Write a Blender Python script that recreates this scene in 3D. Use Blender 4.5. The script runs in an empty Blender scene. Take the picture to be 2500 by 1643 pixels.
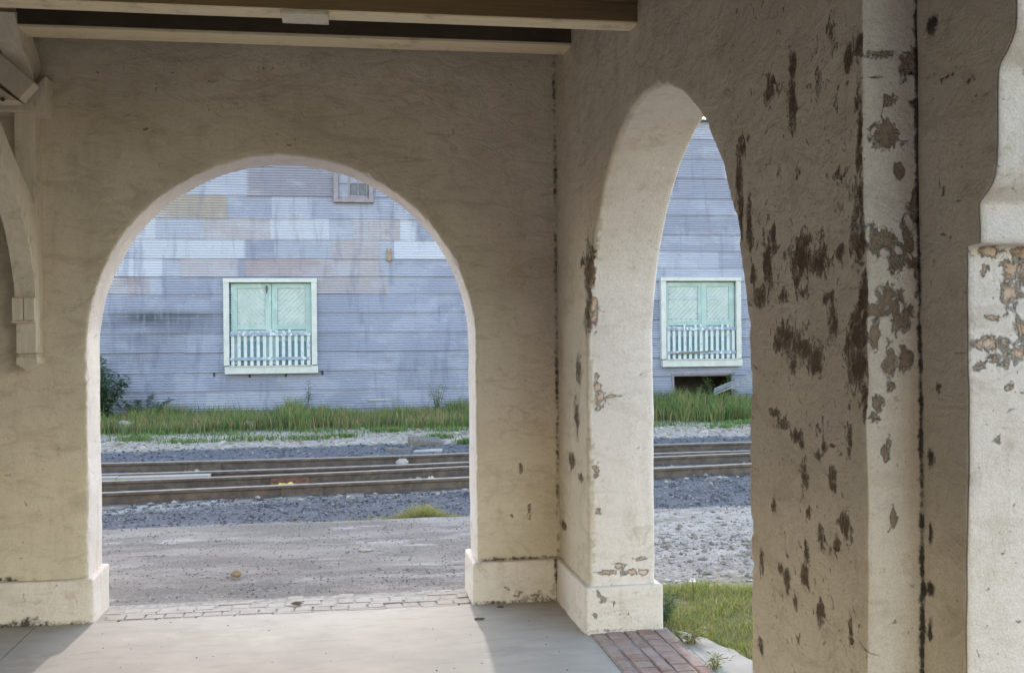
import bpy, bmesh, math, random
import numpy as np
from mathutils import Vector, Matrix, noise as mnoise

rnd = random.Random(7)
RS = np.random.RandomState(11)
S = bpy.context.scene
COL = S.collection

# ------------------------------------------------------------------ camera, sky, sun, exposure
F_PX, CX, CY = 2620.0, 1250.0, 821.5          # photo is 2500 x 1643
YAW, ROLL, CAM = math.radians(9.1), 0.009, np.array([0.0, -6.37, 1.6])
FW = np.array([math.sin(YAW), math.cos(YAW), 0.0])
RT = np.array([math.cos(YAW), -math.sin(YAW), 0.0])
UP = np.array([0.0, 0.0, 1.0])
RR = RT * math.cos(ROLL) - UP * math.sin(ROLL)
UU = UP * math.cos(ROLL) + RT * math.sin(ROLL)

def P(px, py, ax, val):
    """world point of a photo pixel on the plane (axis ax) = val"""
    r = FW + RR * ((px - CX) / F_PX) - UU * ((py - CY) / F_PX)
    return CAM + r * ((val - CAM[ax]) / r[ax])

cd = bpy.data.cameras.new('camera'); cam = bpy.data.objects.new('camera', cd); COL.objects.link(cam)
cd.sensor_width = 36.0; cd.lens = F_PX / 2500 * 36.0; cd.clip_start = 0.05; cd.clip_end = 2000
m = Matrix.Identity(4)
for i in range(3):
    m[i][0], m[i][1], m[i][2], m[i][3] = RR[i], UU[i], -FW[i], CAM[i]
cam.matrix_world = m
S.camera = cam

SUN_EL, SUN_AZ = math.radians(22.0), math.radians(3.0)     # beyond the arcade wall, low over the warehouse roof
w = bpy.data.worlds.new('World'); S.world = w; w.use_nodes = True
nt = w.node_tree; nt.nodes.clear()
sky = nt.nodes.new('ShaderNodeTexSky'); sky.sky_type = 'NISHITA'; sky.sun_disc = False
sky.sun_elevation = SUN_EL; sky.sun_rotation = SUN_AZ; sky.dust_density = 0.8; sky.air_density = 1.3; sky.ozone_density = 1.6
bg = nt.nodes.new('ShaderNodeBackground'); bg.inputs[1].default_value = 0.15
wo = nt.nodes.new('ShaderNodeOutputWorld')
warm = nt.nodes.new('ShaderNodeMix'); warm.data_type = 'RGBA'; warm.blend_type = 'MULTIPLY'; warm.inputs[0].default_value = 1.0; warm.inputs[7].default_value = (1.10, .965, .875, 1)   # thin haze warms the sky
nt.links.new(sky.outputs[0], warm.inputs[6]); nt.links.new(warm.outputs[2], bg.inputs[0]); nt.links.new(bg.outputs[0], wo.inputs[0])
sd = bpy.data.lights.new('sun', 'SUN'); sd.energy = 0.5; sd.angle = math.radians(1.2); sd.color = (1.0, 0.95, 0.88)
sun = bpy.data.objects.new('sun', sd); COL.objects.link(sun)
sdir = Vector((math.sin(SUN_AZ) * math.cos(SUN_EL), math.cos(SUN_AZ) * math.cos(SUN_EL), math.sin(SUN_EL)))
sun.rotation_euler = sdir.to_track_quat('Z', 'Y').to_euler(); sun.location = (2, 40, 30)
S.view_settings.view_transform = 'Standard'; S.view_settings.look = 'None'
S.view_settings.exposure = 2.50; S.view_settings.gamma = 1.0
S.cycles.max_bounces = 12; S.cycles.diffuse_bounces = 9; S.cycles.glossy_bounces = 4
S.cycles.use_denoising = True
try: S.cycles.denoiser = 'OPENIMAGEDENOISE'
except Exception: pass

# ------------------------------------------------------------------ materials
class NT:
    def __init__(s, name):
        s.m = bpy.data.materials.new(name); s.m.use_nodes = True
        s.t = s.m.node_tree; s.t.nodes.clear()
        s.o = s.t.nodes.new('ShaderNodeOutputMaterial')
        s.b = s.t.nodes.new('ShaderNodeBsdfPrincipled')
        s.t.links.new(s.b.outputs[0], s.o.inputs[0])
        s.tc = s.t.nodes.new('ShaderNodeTexCoord')
        s.co = s.tc.outputs['Object']
    def n(s, typ, **kw):
        x = s.t.nodes.new(typ)
        for k, v in kw.items(): setattr(x, k, v)
        return x
    def L(s, a, b):
        if hasattr(a, 'bl_idname') and not isinstance(a, bpy.types.NodeSocket): a = a.outputs[0]
        if isinstance(a, bpy.types.NodeSocket): s.t.links.new(a, b)
        else: b.default_value = a
    def scale(s, v, off=(0, 0, 0), rot=(0, 0, 0)):
        x = s.n('ShaderNodeMapping'); s.L(s.co, x.inputs[0])
        x.inputs['Scale'].default_value = v; x.inputs['Location'].default_value = off; x.inputs['Rotation'].default_value = rot
        return x.outputs[0]
    def noise(s, sc, det=4, rough=.55, vec=None, dist=0.0):
        x = s.n('ShaderNodeTexNoise'); s.L(vec if vec is not None else s.co, x.inputs['Vector'])
        x.inputs['Scale'].default_value = sc; x.inputs['Detail'].default_value = det; x.inputs['Roughness'].default_value = rough
        x.inputs['Distortion'].default_value = dist
        return x.outputs[0]
    def voro(s, sc, vec=None, feature='F1', out=0):
        x = s.n('ShaderNodeTexVoronoi', feature=feature); s.L(vec if vec is not None else s.co, x.inputs['Vector'])
        x.inputs['Scale'].default_value = sc
        return x.outputs[out]
    def ramp(s, f, a, b, va=0.0, vb=1.0):
        x = s.n('ShaderNodeMapRange', interpolation_type='SMOOTHSTEP'); s.L(f, x.inputs[0])
        for i, v in ((1, a), (2, b), (3, va), (4, vb)): x.inputs[i].default_value = v
        return x.outputs[0]
    def math(s, op, a, b=0.0, clamp=False):
        x = s.n('ShaderNodeMath', operation=op, use_clamp=clamp); s.L(a, x.inputs[0]); s.L(b, x.inputs[1])
        return x.outputs[0]
    def mix(s, f, a, b, mode='MIX'):
        x = s.n('ShaderNodeMix', data_type='RGBA', blend_type=mode)
        s.L(f, x.inputs[0])
        for v, i in ((a, 6), (b, 7)):
            if isinstance(v, tuple): x.inputs[i].default_value = (*v, 1.0)
            else: s.L(v, x.inputs[i])
        return x.outputs[2]
    def attr(s, name, out='Fac'):
        x = s.n('ShaderNodeAttribute', attribute_name=name); return x.outputs[out]
    def sep(s):
        x = s.n('ShaderNodeSeparateXYZ'); s.L(s.co, x.inputs[0]); return x.outputs
    def bump(s, h, strength=1.0, dist=1.0, normal=None):
        x = s.n('ShaderNodeBump'); s.L(h, x.inputs['Height']); x.inputs['Strength'].default_value = strength; x.inputs['Distance'].default_value = dist
        if normal is not None: s.L(normal, x.inputs['Normal'])
        s.t.links.new(x.outputs[0], s.b.inputs['Normal']); return x.outputs[0]
    def fin(s, col, rough=0.85, spec=0.3, metal=0.0):
        if isinstance(col, tuple): s.b.inputs['Base Color'].default_value = (*col, 1)
        else: s.L(col, s.b.inputs['Base Color'])
        s.L(rough, s.b.inputs['Roughness']); s.b.inputs['Specular IOR Level'].default_value = spec; s.b.inputs['Metallic'].default_value = metal
        return s.m

def mat_stucco():
    n = NT('stucco')
    z = n.sep()[2]
    lo = n.noise(1.3, 5)
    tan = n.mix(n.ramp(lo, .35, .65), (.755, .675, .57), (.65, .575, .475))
    lit_wht = n.mix(n.ramp(lo, .35, .65), (.87, .795, .77), (.785, .71, .68))
    base = n.mix(n.attr('white'), tan, lit_wht)  # 'white' puts the brighter light on reveals, jambs and plinths into the colour
    base = n.mix(n.math('MULTIPLY', n.ramp(n.noise(9, 6, .65, n.scale((1, 1, .25))), .50, .72), .35), base, (.52, .43, .32))
    base = n.mix(n.math('MULTIPLY', n.ramp(n.noise(38, 4, .7), .45, .75), .28), base, (.52, .43, .33))
    # fine dirt and small dashes caught in trowel marks
    dash = n.ramp(n.noise(10, 8, .76, n.scale((1.0, 1.0, 2.1), rot=(.0, .5, .0)), 1.0), .63, .69)
    dashm = n.ramp(n.noise(2.1, 3), .36, .56)
    dash = n.math('MULTIPLY', dash, dashm)
    base = n.mix(n.math('MULTIPLY', dash, .62), base, (.24, .175, .115))
    base = n.mix(n.ramp(n.noise(210, 3, .8), .40, .62, 0.0, .30), base, (.40, .33, .255))
    speck = n.ramp(n.noise(75, 2, .5), .70, .76)
    base = n.mix(n.math('MULTIPLY', speck, .55), base, (.17, .13, .10))
    scuff = n.math('MULTIPLY', n.ramp(n.noise(5.5, 9, .72, n.scale((1, 1, 1.9), (2, 2, 2), (.4, .55, 0)), .7), .56, .66), .38)
    base = n.mix(scuff, base, (.40, .325, .235))
    ridge_shade = n.ramp(n.noise(3.2, 10, .68, n.scale((1, 1, 2.6), (6, 1, 3), (.35, .5, 0)), 1.1), .50, .64)  # shading of the trowel relief painted as stretched brown noise
    base = n.mix(n.math('MULTIPLY', ridge_shade, n.ramp(n.attr('white'), 0, 1, .34, .16)), base, (.40, .325, .235))
    # peeling
    n1 = n.noise(19, 8, .66, n.scale((1.3, 1.3, .85)), 1.0); n2 = n.noise(55, 6, .6)
    n3_ = n.noise(130, 4, .6)
    fld = n.math('ADD', n.attr('dmg'), n.math('ADD', n.math('MULTIPLY', n.math('SUBTRACT', n1, .5), 2.3), n.math('ADD', n.math('MULTIPLY', n.math('SUBTRACT', n2, .5), 1.0), n.math('MULTIPLY', n.math('SUBTRACT', n3_, .5), .45))))
    mask = n.ramp(fld, .48, .505); deep = n.ramp(fld, .56, .72); rim = n.math('MULTIPLY', n.ramp(fld, .40, .47), n.ramp(fld, .58, .49, 0, 1))
    und = n.mix(n.ramp(n.noise(22, 4), .4, .6), (.64, .46, .35), (.74, .57, .46))
    und = n.mix(n.attr('dark'), und, n.mix(n.ramp(n.noise(40, 5, .65), .42, .60), (.17, .125, .085), (.40, .29, .18)))
    und = n.mix(n.math('MULTIPLY', deep, n.attr('dark')), und, (.045, .032, .022))
    lip_light = n.math('MULTIPLY', n.ramp(fld, .33, .40), n.ramp(fld, .47, .41, 0, 1))
    base = n.mix(n.math('MULTIPLY', lip_light, .40), base, (.90, .82, .72))  # pale edge painted as a highlight on curled paint
    base = n.mix(mask, base, und)
    base = n.mix(n.math('MULTIPLY', rim, .62), base, (.10, .08, .062))
    # mould lines and cracks
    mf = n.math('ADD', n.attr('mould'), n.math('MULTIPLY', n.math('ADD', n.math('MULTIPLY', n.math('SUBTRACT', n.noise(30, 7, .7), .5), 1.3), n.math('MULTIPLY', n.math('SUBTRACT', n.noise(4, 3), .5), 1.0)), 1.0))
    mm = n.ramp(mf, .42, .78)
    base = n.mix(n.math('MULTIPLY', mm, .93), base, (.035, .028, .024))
    h = n.math('MULTIPLY', n.noise(6, 7, .62, n.scale((1, 1, 1.8), rot=(.5, .6, 0)), .5), n.ramp(n.attr('white'), 0.0, 1.0, .019, .006))
    h = n.math('ADD', h, n.math('MULTIPLY', n.noise(70, 6, .75), .0050))
    h = n.math('SUBTRACT', h, n.math('MULTIPLY', dash, .003))
    h = n.math('SUBTRACT', h, n.math('MULTIPLY', mask, .016))
    h = n.math('ADD', h, n.math('MULTIPLY', n.math('MULTIPLY', n.ramp(fld, .28, .46), n.ramp(fld, .52, .46, 0, 1)), .008))
    h = n.math('SUBTRACT', h, n.math('MULTIPLY', deep, .003))
    n.bump(h, 1.0, 1.0)
    return n.fin(base, .9, .2)

def mat_wood(name, c1, c2, grain=(3, 3, 40), sc=3.0, dirt=.4, dirtc=(.1, .08, .06), bump=.0015, rough=.75):
    n = NT(name)
    g = n.noise(sc, 9, .72, n.scale(grain))
    b = n.mix(n.ramp(g, .35, .7), c1, c2)
    b = n.mix(n.math('MULTIPLY', n.ramp(n.noise(9, 7, .68), .52, .72), dirt), b, dirtc)
    h = n.math('ADD', n.math('MULTIPLY', g, bump), n.math('MULTIPLY', n.noise(45, 4), bump))
    n.bump(h, .8, 1.0)
    return n.fin(b, rough, .3)

def mat_floor():
    n = NT('porch_concrete')
    b = n.mix(n.ramp(n.noise(1.6, 6, .6), .35, .65), (.38, .34, .30), (.45, .405, .355))
    b = n.mix(n.math('MULTIPLY', n.ramp(n.noise(5, 7, .68, n.scale((.6, 2.2, 1))), .48, .70), .45), b, (.30, .27, .235))
    b = n.mix(n.math('MULTIPLY', n.ramp(n.noise(2.2, 8, .72, n.scale((1, 1.4, 1), (3, 3, 0))), .56, .64), .35), b, (.53, .48, .43))
    b = n.mix(n.math('MULTIPLY', n.ramp(n.noise(90, 3), .62, .75), .35), b, (.25, .24, .23))
    n.bump(n.math('ADD', n.math('MULTIPLY', n.noise(6, 5), .004), n.math('MULTIPLY', n.noise(120, 3), .0008)), .7)
    return n.fin(b, .82, .25)

def mat_ground():
    n = NT('yard_ground')
    X, Y, Z = n.sep()
    wob = n.math('MULTIPLY', n.math('SUBTRACT', n.noise(.9, 7, .65, n.scale((.6, 1.2, 1))), .5), 1.1)
    yy = n.math('ADD', Y, wob)
    g1 = n.noise(14, 8, .7); g2 = n.noise(70, 4, .7)
    dirt = n.mix(n.ramp(n.noise(1.4, 8, .66, n.scale((.45, 1.3, 1))), .38, .62), (.225, .192, .165), (.36, .313, .273))
    dirt = n.mix(n.ramp(n.noise(2.2, 8, .7, n.scale((.4, 1.4, 1), (4, 2, 0))), .56, .64), dirt, (.43, .385, .345))
    dirt = n.mix(n.math('MULTIPLY', n.ramp(n.noise(3.1, 8, .75, n.scale((.5, 1.5, 1), (9, 0, 0))), .55, .66), .75), dirt, (.13, .118, .108))
    spk = n.noise(48, 6, .8)
    dirt = n.mix(n.math('MULTIPLY', n.ramp(X, 1.3, 2.6), n.ramp(n.noise(1.7, 8, .7, n.scale((.6, 1.6, 1), (2, 7, 0))), .36, .56)), dirt, n.mix(n.ramp(spk, .38, .6), (.32, .278, .24), (.56, .49, .43)))
    dirt = n.mix(n.math('MULTIPLY', n.ramp(spk, .52, .64), .45), dirt, (.55, .51, .475))
    dirt = n.mix(n.math('MULTIPLY', n.ramp(n.noise(85, 4, .8, n.scale((1, 1, 1), (7, 3, 0))), .55, .68), .55), dirt, (.10, .09, .082))
    pale = n.mix(n.ramp(g1, .4, .65), (.34, .28, .235), (.60, .53, .465))
    gravel = n.mix(n.ramp(n.voro(60), .0, .55), (.045, .045, .058), (.16, .155, .17))
    gravel = n.mix(n.ramp(n.noise(28, 5, .7), .58, .68), gravel, (.27, .25, .25))
    soil = n.mix(n.ramp(g1, .4, .65), (.10, .085, .06), (.22, .18, .13))
    trk = n.mix(n.ramp(n.noise(6, 8, .7), .40, .6), (.19, .18, .17), (.42, .40, .37))
    c = dirt
    # dark damp asphalt fringe just outside the brick sill
    fr = n.math('MULTIPLY', n.math('MULTIPLY', n.ramp(Y, .40, .5), n.ramp(yy, 1.25, .85, 0, 1)), n.ramp(n.noise(1.6, 7, .7, n.scale((.7, 1.6, 1), (1, 5, 0))), .40, .50))
    c = n.mix(n.math('MULTIPLY', fr, n.ramp(spk, .35, .6, .80, .25)), c, n.mix(spk, (.09, .085, .08), (.20, .185, .175)))
    y3 = n.math('ADD', Y, n.math('MULTIPLY', n.math('SUBTRACT', n.noise(1.1, 6, .6), .5), .5))
    c = n.mix(n.ramp(Y, 3.36, 3.40), c, n.mix(n.ramp(n.noise(2.5, 7, .7, n.scale((.5, 1.3, 1))), .45, .6), gravel, (.42, .40, .40)))
    c = n.mix(n.ramp(y3, 3.75, 4.05), c, gravel)
    y5 = n.math('SUBTRACT', n.math('ADD', Y, n.math('MULTIPLY', wob, .3)), n.math('MULTIPLY', X, .21))
    c = n.mix(n.ramp(y5, 5.25, 5.5), c, trk)
    c = n.mix(n.ramp(Y, 8.0, 8.2), c, gravel)
    yb = n.math('ADD', Y, n.math('MULTIPLY', wob, .9))
    c = n.mix(n.ramp(yb, 10.6, 10.95), c, pale)
    c = n.mix(n.ramp(yb, 13.2, 13.9), c, soil)
    # lawn soil beside the porch
    lx = n.math('MULTIPLY', n.ramp(X, 1.9, 2.1), n.ramp(yy, .7, .3, 0, 1))
    c = n.mix(lx, c, n.mix(g1, (.13, .12, .06), (.24, .21, .11)))
    c = n.mix(n.math('MULTIPLY', n.ramp(g2, .45, .75), .3), c, (.12, .11, .10))
    n.bump(n.math('ADD', n.math('MULTIPLY', g1, .03), n.math('MULTIPLY', g2, .012)), .8)
    return n.fin(c, .95, .15)

def mat_brick(name, cols, dust, amt):
    n = NT(name)
    a = n.attr('tone')
    b = n.mix(a, cols[0], cols[1])
    b = n.mix(n.math('MULTIPLY', n.ramp(n.noise(10, 7, .7), .38, .62), amt), b, dust)
    b = n.mix(n.math('MULTIPLY', n.ramp(n.noise(50, 4, .7), .55, .75), .4), b, (.16, .14, .13))
    n.bump(n.math('MULTIPLY', n.noise(60, 5), .003), .8)
    return n.fin(b, .9, .2)

def mat_galv():
    n = NT('galvanised_sheet')
    X, Y, Z = n.sep()
    b = n.mix(n.math('MULTIPLY', n.ramp(n.noise(1.2, 6, .62, n.scale((1, 1, 2.2))), .48, .60), .30), n.attr('tone', 'Color'), (.46, .475, .56))
    b = n.mix(n.math('MULTIPLY', n.ramp(n.noise(1.7, 7, .66, n.scale((2.6, 1, .45), (5, 0, 3))), .52, .66), .38), b, (.15, .16, .25))
    b = n.mix(n.math('MULTIPLY', n.ramp(n.noise(2.4, 7, .7, n.scale((2.4, 1, .5), (1, 0, 7))), .58, .72), .4), b, (.31, .25, .20))
    b = n.mix(n.math('MULTIPLY', n.ramp(n.noise(5, 6, .7, n.scale((1.2, 1, 1), (3, 0, 1))), .66, .72), .7), b, (.55, .53, .50))
    b = n.mix(n.math('MULTIPLY', n.attr('stain'), n.ramp(n.noise(6, 6, .7, n.scale((2.2, 1, .35))), .30, .55, .45, 1.0)), b, (.05, .055, .075))
    n.bump(n.math('MULTIPLY', n.noise(30, 3), .001), .5)
    return n.fin(b, n.ramp(n.noise(3, 4), .3, .7, .42, .62), .5, .15)

def mat_plain(name, c1, c2, sc=12, rough=.8, bump=.001, spec=.3, metal=0.0, wear=None, wl=(.58, .68)):
    n = NT(name)
    b = n.mix(n.ramp(n.noise(sc, 6, .65), .35, .68), c1, c2)
    if wear is not None: b = n.mix(n.ramp(n.noise(sc * 1.6, 8, .72, n.scale((1, 1, .6), (3, 1, 2))), *wl), b, wear)
    n.bump(n.math('MULTIPLY', n.noise(sc * 4, 4), bump), .8)
    return n.fin(b, rough, spec, metal)

def mat_leaf(name, tr=.35):
    n = NT(name)
    c = n.attr('tint', 'Color'); n.L(c, n.b.inputs['Base Color'])
    n.b.inputs['Roughness'].default_value = .65; n.b.inputs['Specular IOR Level'].default_value = .25
    t = n.n('ShaderNodeBsdfTranslucent'); n.L(c, t.inputs[0])
    mx = n.n('ShaderNodeMixShader'); mx.inputs[0].default_value = tr
    n.t.links.new(n.b.outputs[0], mx.inputs[1]); n.t.links.new(t.outputs[0], mx.inputs[2]); n.t.links.new(mx.outputs[0], n.o.inputs[0])
    return n.m

M = {}
M['stucco'] = mat_stucco()
M['beam'] = mat_wood('aged_cream_beam_paint', (.72, .61, .43), (.82, .71, .52), (1, 30, 30), 2.0, .35, (.2, .15, .1))
M['fascia'] = mat_wood('brown_fascia', (.17, .11, .055), (.23, .155, .08), (1, 30, 30), 2.0, .4, (.15, .1, .06))
M['bracket'] = mat_wood('aged_cream_bracket_paint', (.62, .55, .46), (.72, .65, .56), (14, 14, 2), 2.5, .5, (.22, .17, .13))
M['roof'] = mat_wood('dark_roof_boards', (.07, .05, .035), (.11, .08, .055), (1, 12, 1), 2.0)
M['floor'] = mat_floor()
M['boards'] = mat_wood('brown_blocker_boards', (.29, .225, .16), (.38, .30, .215), (14, 14, 1), 2.0)
M['ground'] = mat_ground()
M['brick_pale'] = mat_brick('dusty_pale_brick', ((.33, .275, .24), (.40, .345, .305)), (.42, .385, .345), .8)
M['brick_red'] = mat_brick('worn_red_brick', ((.28, .17, .14), (.34, .23, .19)), (.38, .315, .28), .68)
M['mortar'] = mat_plain('sandy_mortar', (.22, .20, .18), (.38, .35, .32), 30, .95)
M['walk'] = mat_plain('pale_walk_concrete', (.33, .30, .265), (.40, .365, .325), 6, .9, .002, wear=(.3, .28, .25), wl=(.60, .70))
M['galv'] = mat_galv()
M['frame'] = mat_plain('pale_mint_frame_paint', (.47, .48, .45), (.55, .555, .53), 5, .6, .001, wear=(.44, .45, .45), wl=(.62, .68))
M['aqua'] = mat_plain('aqua_door_paint', (.28, .40, .37), (.37, .465, .435), 3, .6, .001, wear=(.47, .52, .52), wl=(.52, .70))
M['panel'] = mat_plain('faded_mint_panel', (.37, .43, .405), (.45, .50, .475), 5, .6, .001)
M['aqua_dk'] = mat_plain('faded_aqua_door_lower', (.17, .30, .33), (.23, .36, .38), 5, .6, .001)
M['picket'] = mat_plain('chalky_white_picket_paint', (.47, .52, .53), (.55, .58, .59), 9, .7, .001, wear=(.33, .36, .44), wl=(.56, .62))
M['railwood'] = mat_plain('worn_blue_grey_rail', (.22, .25, .34), (.33, .38, .44), 8, .75, .001, wear=(.62, .68, .70), wl=(.54, .62))
M['pane'] = mat_plain('whitewashed_pane', (.22, .23, .29), (.27, .275, .33), 7, .7, .0005)
M['pane_dk'] = mat_plain('dusty_grey_glass', (.11, .115, .135), (.15, .155, .17), 7, .6, .0003, .2)
M['oldwood'] = mat_plain('grey_lilac_old_paint', (.21, .185, .205), (.27, .235, .25), 8, .8, .001, wear=(.35, .30, .32), wl=(.6, .7))
M['void'] = mat_plain('dark_underfloor_boards', (.035, .032, .028), (.06, .054, .046), 5, .95)
M['rust'] = mat_plain('weathered_brown_rail_steel', (.085, .068, .058), (.15, .115, .092), 8, .7, .001, .3, .0, (.23, .15, .085), (.60, .72))
M['joint'] = mat_plain('orange_rusty_splice_steel', (.17, .085, .055), (.24, .13, .085), 14, .8, .001)
M['railtop'] = mat_plain('worn_rail_head_steel', (.30, .245, .19), (.42, .35, .285), 9, .45, .0005, .5, .3)
M['tie'] = mat_wood('weathered_sleeper_wood', (.13, .115, .10), (.22, .20, .18), (14, 1, 14), 3.0, .4, (.05, .045, .04))
M['plank'] = mat_wood('pale_weathered_plank', (.34, .31, .27), (.44, .40, .36), (1, 16, 16), 3.0, .3, (.2, .18, .16))
M['stone'] = mat_plain('pale_limestone', (.34, .305, .27), (.46, .42, .38), 9, .9, .004)
M['brownstone'] = mat_plain('tan_stone', (.26, .18, .12), (.36, .27, .19), 12, .9, .004)
M['grav'] = None
M['yellow'] = mat_plain('crumpled_yellow_plastic', (.62, .46, .06), (.72, .60, .22), 8, .5, .003)
M['whitep'] = mat_plain('crumpled_white_paper', (.46, .42, .39), (.58, .545, .52), 8, .8, .003)
M['chip'] = mat_plain('olive_wood_chip', (.09, .08, .05), (.15, .13, .08), 20, .9, .003)
M['tin_dull'] = mat_plain('dull_grey_tin', (.17, .18, .21), (.25, .26, .29), 4, .6, .001, .3)
M['leaf'] = mat_leaf('leaf_blades')
M['stem'] = mat_plain('green_brown_stem', (.09, .10, .045), (.13, .12, .07), 10, .8)
M['flower'] = mat_plain('white_petal', (.70, .69, .66), (.78, .77, .74), 10, .7)
M['tin'] = mat_plain('blue_grey_tin', (.27, .28, .32), (.36, .36, .40), 4, .45, .001, .5, .1)
def mat_gravel():
    n = NT('loose_ballast_stone')
    n.L(n.attr('tint', 'Color'), n.b.inputs['Base Color']); n.b.inputs['Roughness'].default_value = .9
    return n.m
M['grav'] = mat_gravel()

# ------------------------------------------------------------------ mesh helpers
def props(o, label=None, cat=None, group=None, kind=None):
    for k, v in (('label', label), ('category', cat), ('group', group), ('kind', kind)):
        if v: o[k] = v
    return o

def mk(name, V, Fc, mat, parent=None, smooth=False, attrs=None):
    me = bpy.data.meshes.new(name)
    V = np.asarray(V, dtype=np.float64)
    me.from_pydata(V.tolist(), [], [tuple(int(i) for i in f) for f in Fc])
    me.update()
    for k, v in (attrs or {}).items():
        v = np.asarray(v, dtype=np.float32)
        if v.ndim == 1:
            a = me.attributes.new(k, 'FLOAT', 'POINT'); a.data.foreach_set('value', v)
        else:
            a = me.attributes.new(k, 'FLOAT_COLOR', 'POINT')
            a.data.foreach_set('color', np.hstack([v, np.ones((len(v), 1), np.float32)]).ravel())
    if smooth: me.polygons.foreach_set('use_smooth', [True] * len(me.polygons))
    me.materials.append(mat)
    o = bpy.data.objects.new(name, me); COL.objects.link(o)
    if parent is not None: o.parent = parent
    return o

def empty(name, loc=(0, 0, 0), parent=None):
    o = bpy.data.objects.new(name, None); COL.objects.link(o); o.location = loc
    if parent is not None: o.parent = parent
    return o

def child(o, parent):
    """parent o (built in world coordinates) and keep it where it is"""
    o.parent = parent; o.matrix_parent_inverse = Matrix.Translation(-Vector(parent.location)); return o

def n3(p, s, seed=0.0):
    return mnoise.noise(Vector((p[0] * s + seed, p[1] * s - seed, p[2] * s + 2 * seed)))

class MB:
    def __init__(s): s.v, s.f, s.a = [], [], []
    def add(s, V, Fc, a=None):
        b = len(s.v); s.v += [tuple(p) for p in V]; s.f += [tuple(i + b for i in f) for f in Fc]
        if a is not None: s.a += [a] * len(V)
    def box(s, x0, x1, y0, y1, z0, z1, a=None, bev=0.0, jit=0.0):
        if bev <= 0:
            V = [(x0, y0, z0), (x1, y0, z0), (x1, y1, z0), (x0, y1, z0), (x0, y0, z1), (x1, y0, z1), (x1, y1, z1), (x0, y1, z1)]
            Fc = [(0, 3, 2, 1), (4, 5, 6, 7), (0, 1, 5, 4), (1, 2, 6, 5), (2, 3, 7, 6), (3, 0, 4, 7)]
        else:
            V, Fc = rbox_data(x0, x1, y0, y1, z0, z1, bev, 9e9)
        if jit: V = [(p[0] + rnd.uniform(-jit, jit), p[1] + rnd.uniform(-jit, jit), p[2] + rnd.uniform(-jit, jit)) for p in V]
        s.add(V, Fc, a)
    def prism(s, poly, fn0, fn1, a=None):
        """poly: list of 2D points; fn0/fn1 map them to the near / far face"""
        n = len(poly); V = [fn0(p) for p in poly] + [fn1(p) for p in poly]
        Fc = [tuple(range(n)), tuple(range(2 * n - 1, n - 1, -1))] + [(i, i + n, (i + 1) % n + n, (i + 1) % n) for i in range(n)]
        s.add(V, Fc, a)
    def tube(s, pts, rad, k=6, a=None):
        pts = [Vector(p) for p in pts]; V, Fc = [], []
        for i, p in enumerate(pts):
            d = (pts[min(i + 1, len(pts) - 1)] - pts[max(i - 1, 0)]).normalized()
            u = d.orthogonal().normalized(); w_ = d.cross(u); r = rad[i] if isinstance(rad, (list, tuple)) else rad
            V += [p + u * math.cos(2 * math.pi * j / k) * r + w_ * math.sin(2 * math.pi * j / k) * r for j in range(k)]
        for i in range(len(pts) - 1):
            Fc += [(i * k + j, i * k + (j + 1) % k, (i + 1) * k + (j + 1) % k, (i + 1) * k + j) for j in range(k)]
        Fc += [tuple(range(k - 1, -1, -1)), tuple((len(pts) - 1) * k + j for j in range(k))]
        s.add(V, Fc, a)
    def build(s, name, mat, parent=None, smooth=False, attr=None):
        at = {attr: np.array(s.a)} if attr else None
        o = mk(name, s.v, s.f, mat, None, smooth, at)
        bm = bmesh.new(); bm.from_mesh(o.data); bmesh.ops.recalc_face_normals(bm, faces=bm.faces); bm.to_mesh(o.data); bm.free()
        if parent is not None: child(o, parent)
        return o

def coords(a, b, bev, step):
    L = b - a; bev = min(bev, L * .45)
    n = max(1, int(round((L - 2 * bev) / step))) if step < 1e8 else 1
    return [a, a + bev * .3, a + bev * .65] + list(np.linspace(a + bev, b - bev, n + 1)) + [b - bev * .65, b - bev * .3, b]

def rbox_data(x0, x1, y0, y1, z0, z1, bev, step):
    cs = [coords(x0, x1, bev, step), coords(y0, y1, bev, step), coords(z0, z1, bev, step)]
    bounds = [(x0, x1), (y0, y1), (z0, z1)]
    idx, V, Fc = {}, [], []
    def vid(p):
        k = tuple(round(c, 7) for c in p)
        if k not in idx:
            q = [min(max(p[i], bounds[i][0] + min(bev, .45 * (bounds[i][1] - bounds[i][0]))), bounds[i][1] - min(bev, .45 * (bounds[i][1] - bounds[i][0]))) for i in range(3)]
            d = Vector([p[i] - q[i] for i in range(3)])
            if d.length > 1e-9: d = d.normalized() * bev
            idx[k] = len(V); V.append((q[0] + d.x, q[1] + d.y, q[2] + d.z))
        return idx[k]
    for ax in range(3):
        u, v = (ax + 1) % 3, (ax + 2) % 3
        for side in (0, 1):
            for i in range(len(cs[u]) - 1):
                for j in range(len(cs[v]) - 1):
                    q = []
                    for a, b in ((i, j), (i + 1, j), (i + 1, j + 1), (i, j + 1)):
                        p = [0, 0, 0]; p[ax] = bounds[ax][side]; p[u] = cs[u][a]; p[v] = cs[v][b]; q.append(vid(p))
                    if len(set(q)) == 4: Fc.append(tuple(q) if side else tuple(q[::-1]))
    return V, Fc

def blob_field(V, blobs, low=0.0):
    out = np.full(len(V), low)
    for c, r, amp in blobs:
        d = (V - np.array(c)) / np.array(r)
        out = np.maximum(out, (amp - low) * np.exp(-(d * d).sum(1)) + low)
    return out

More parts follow.
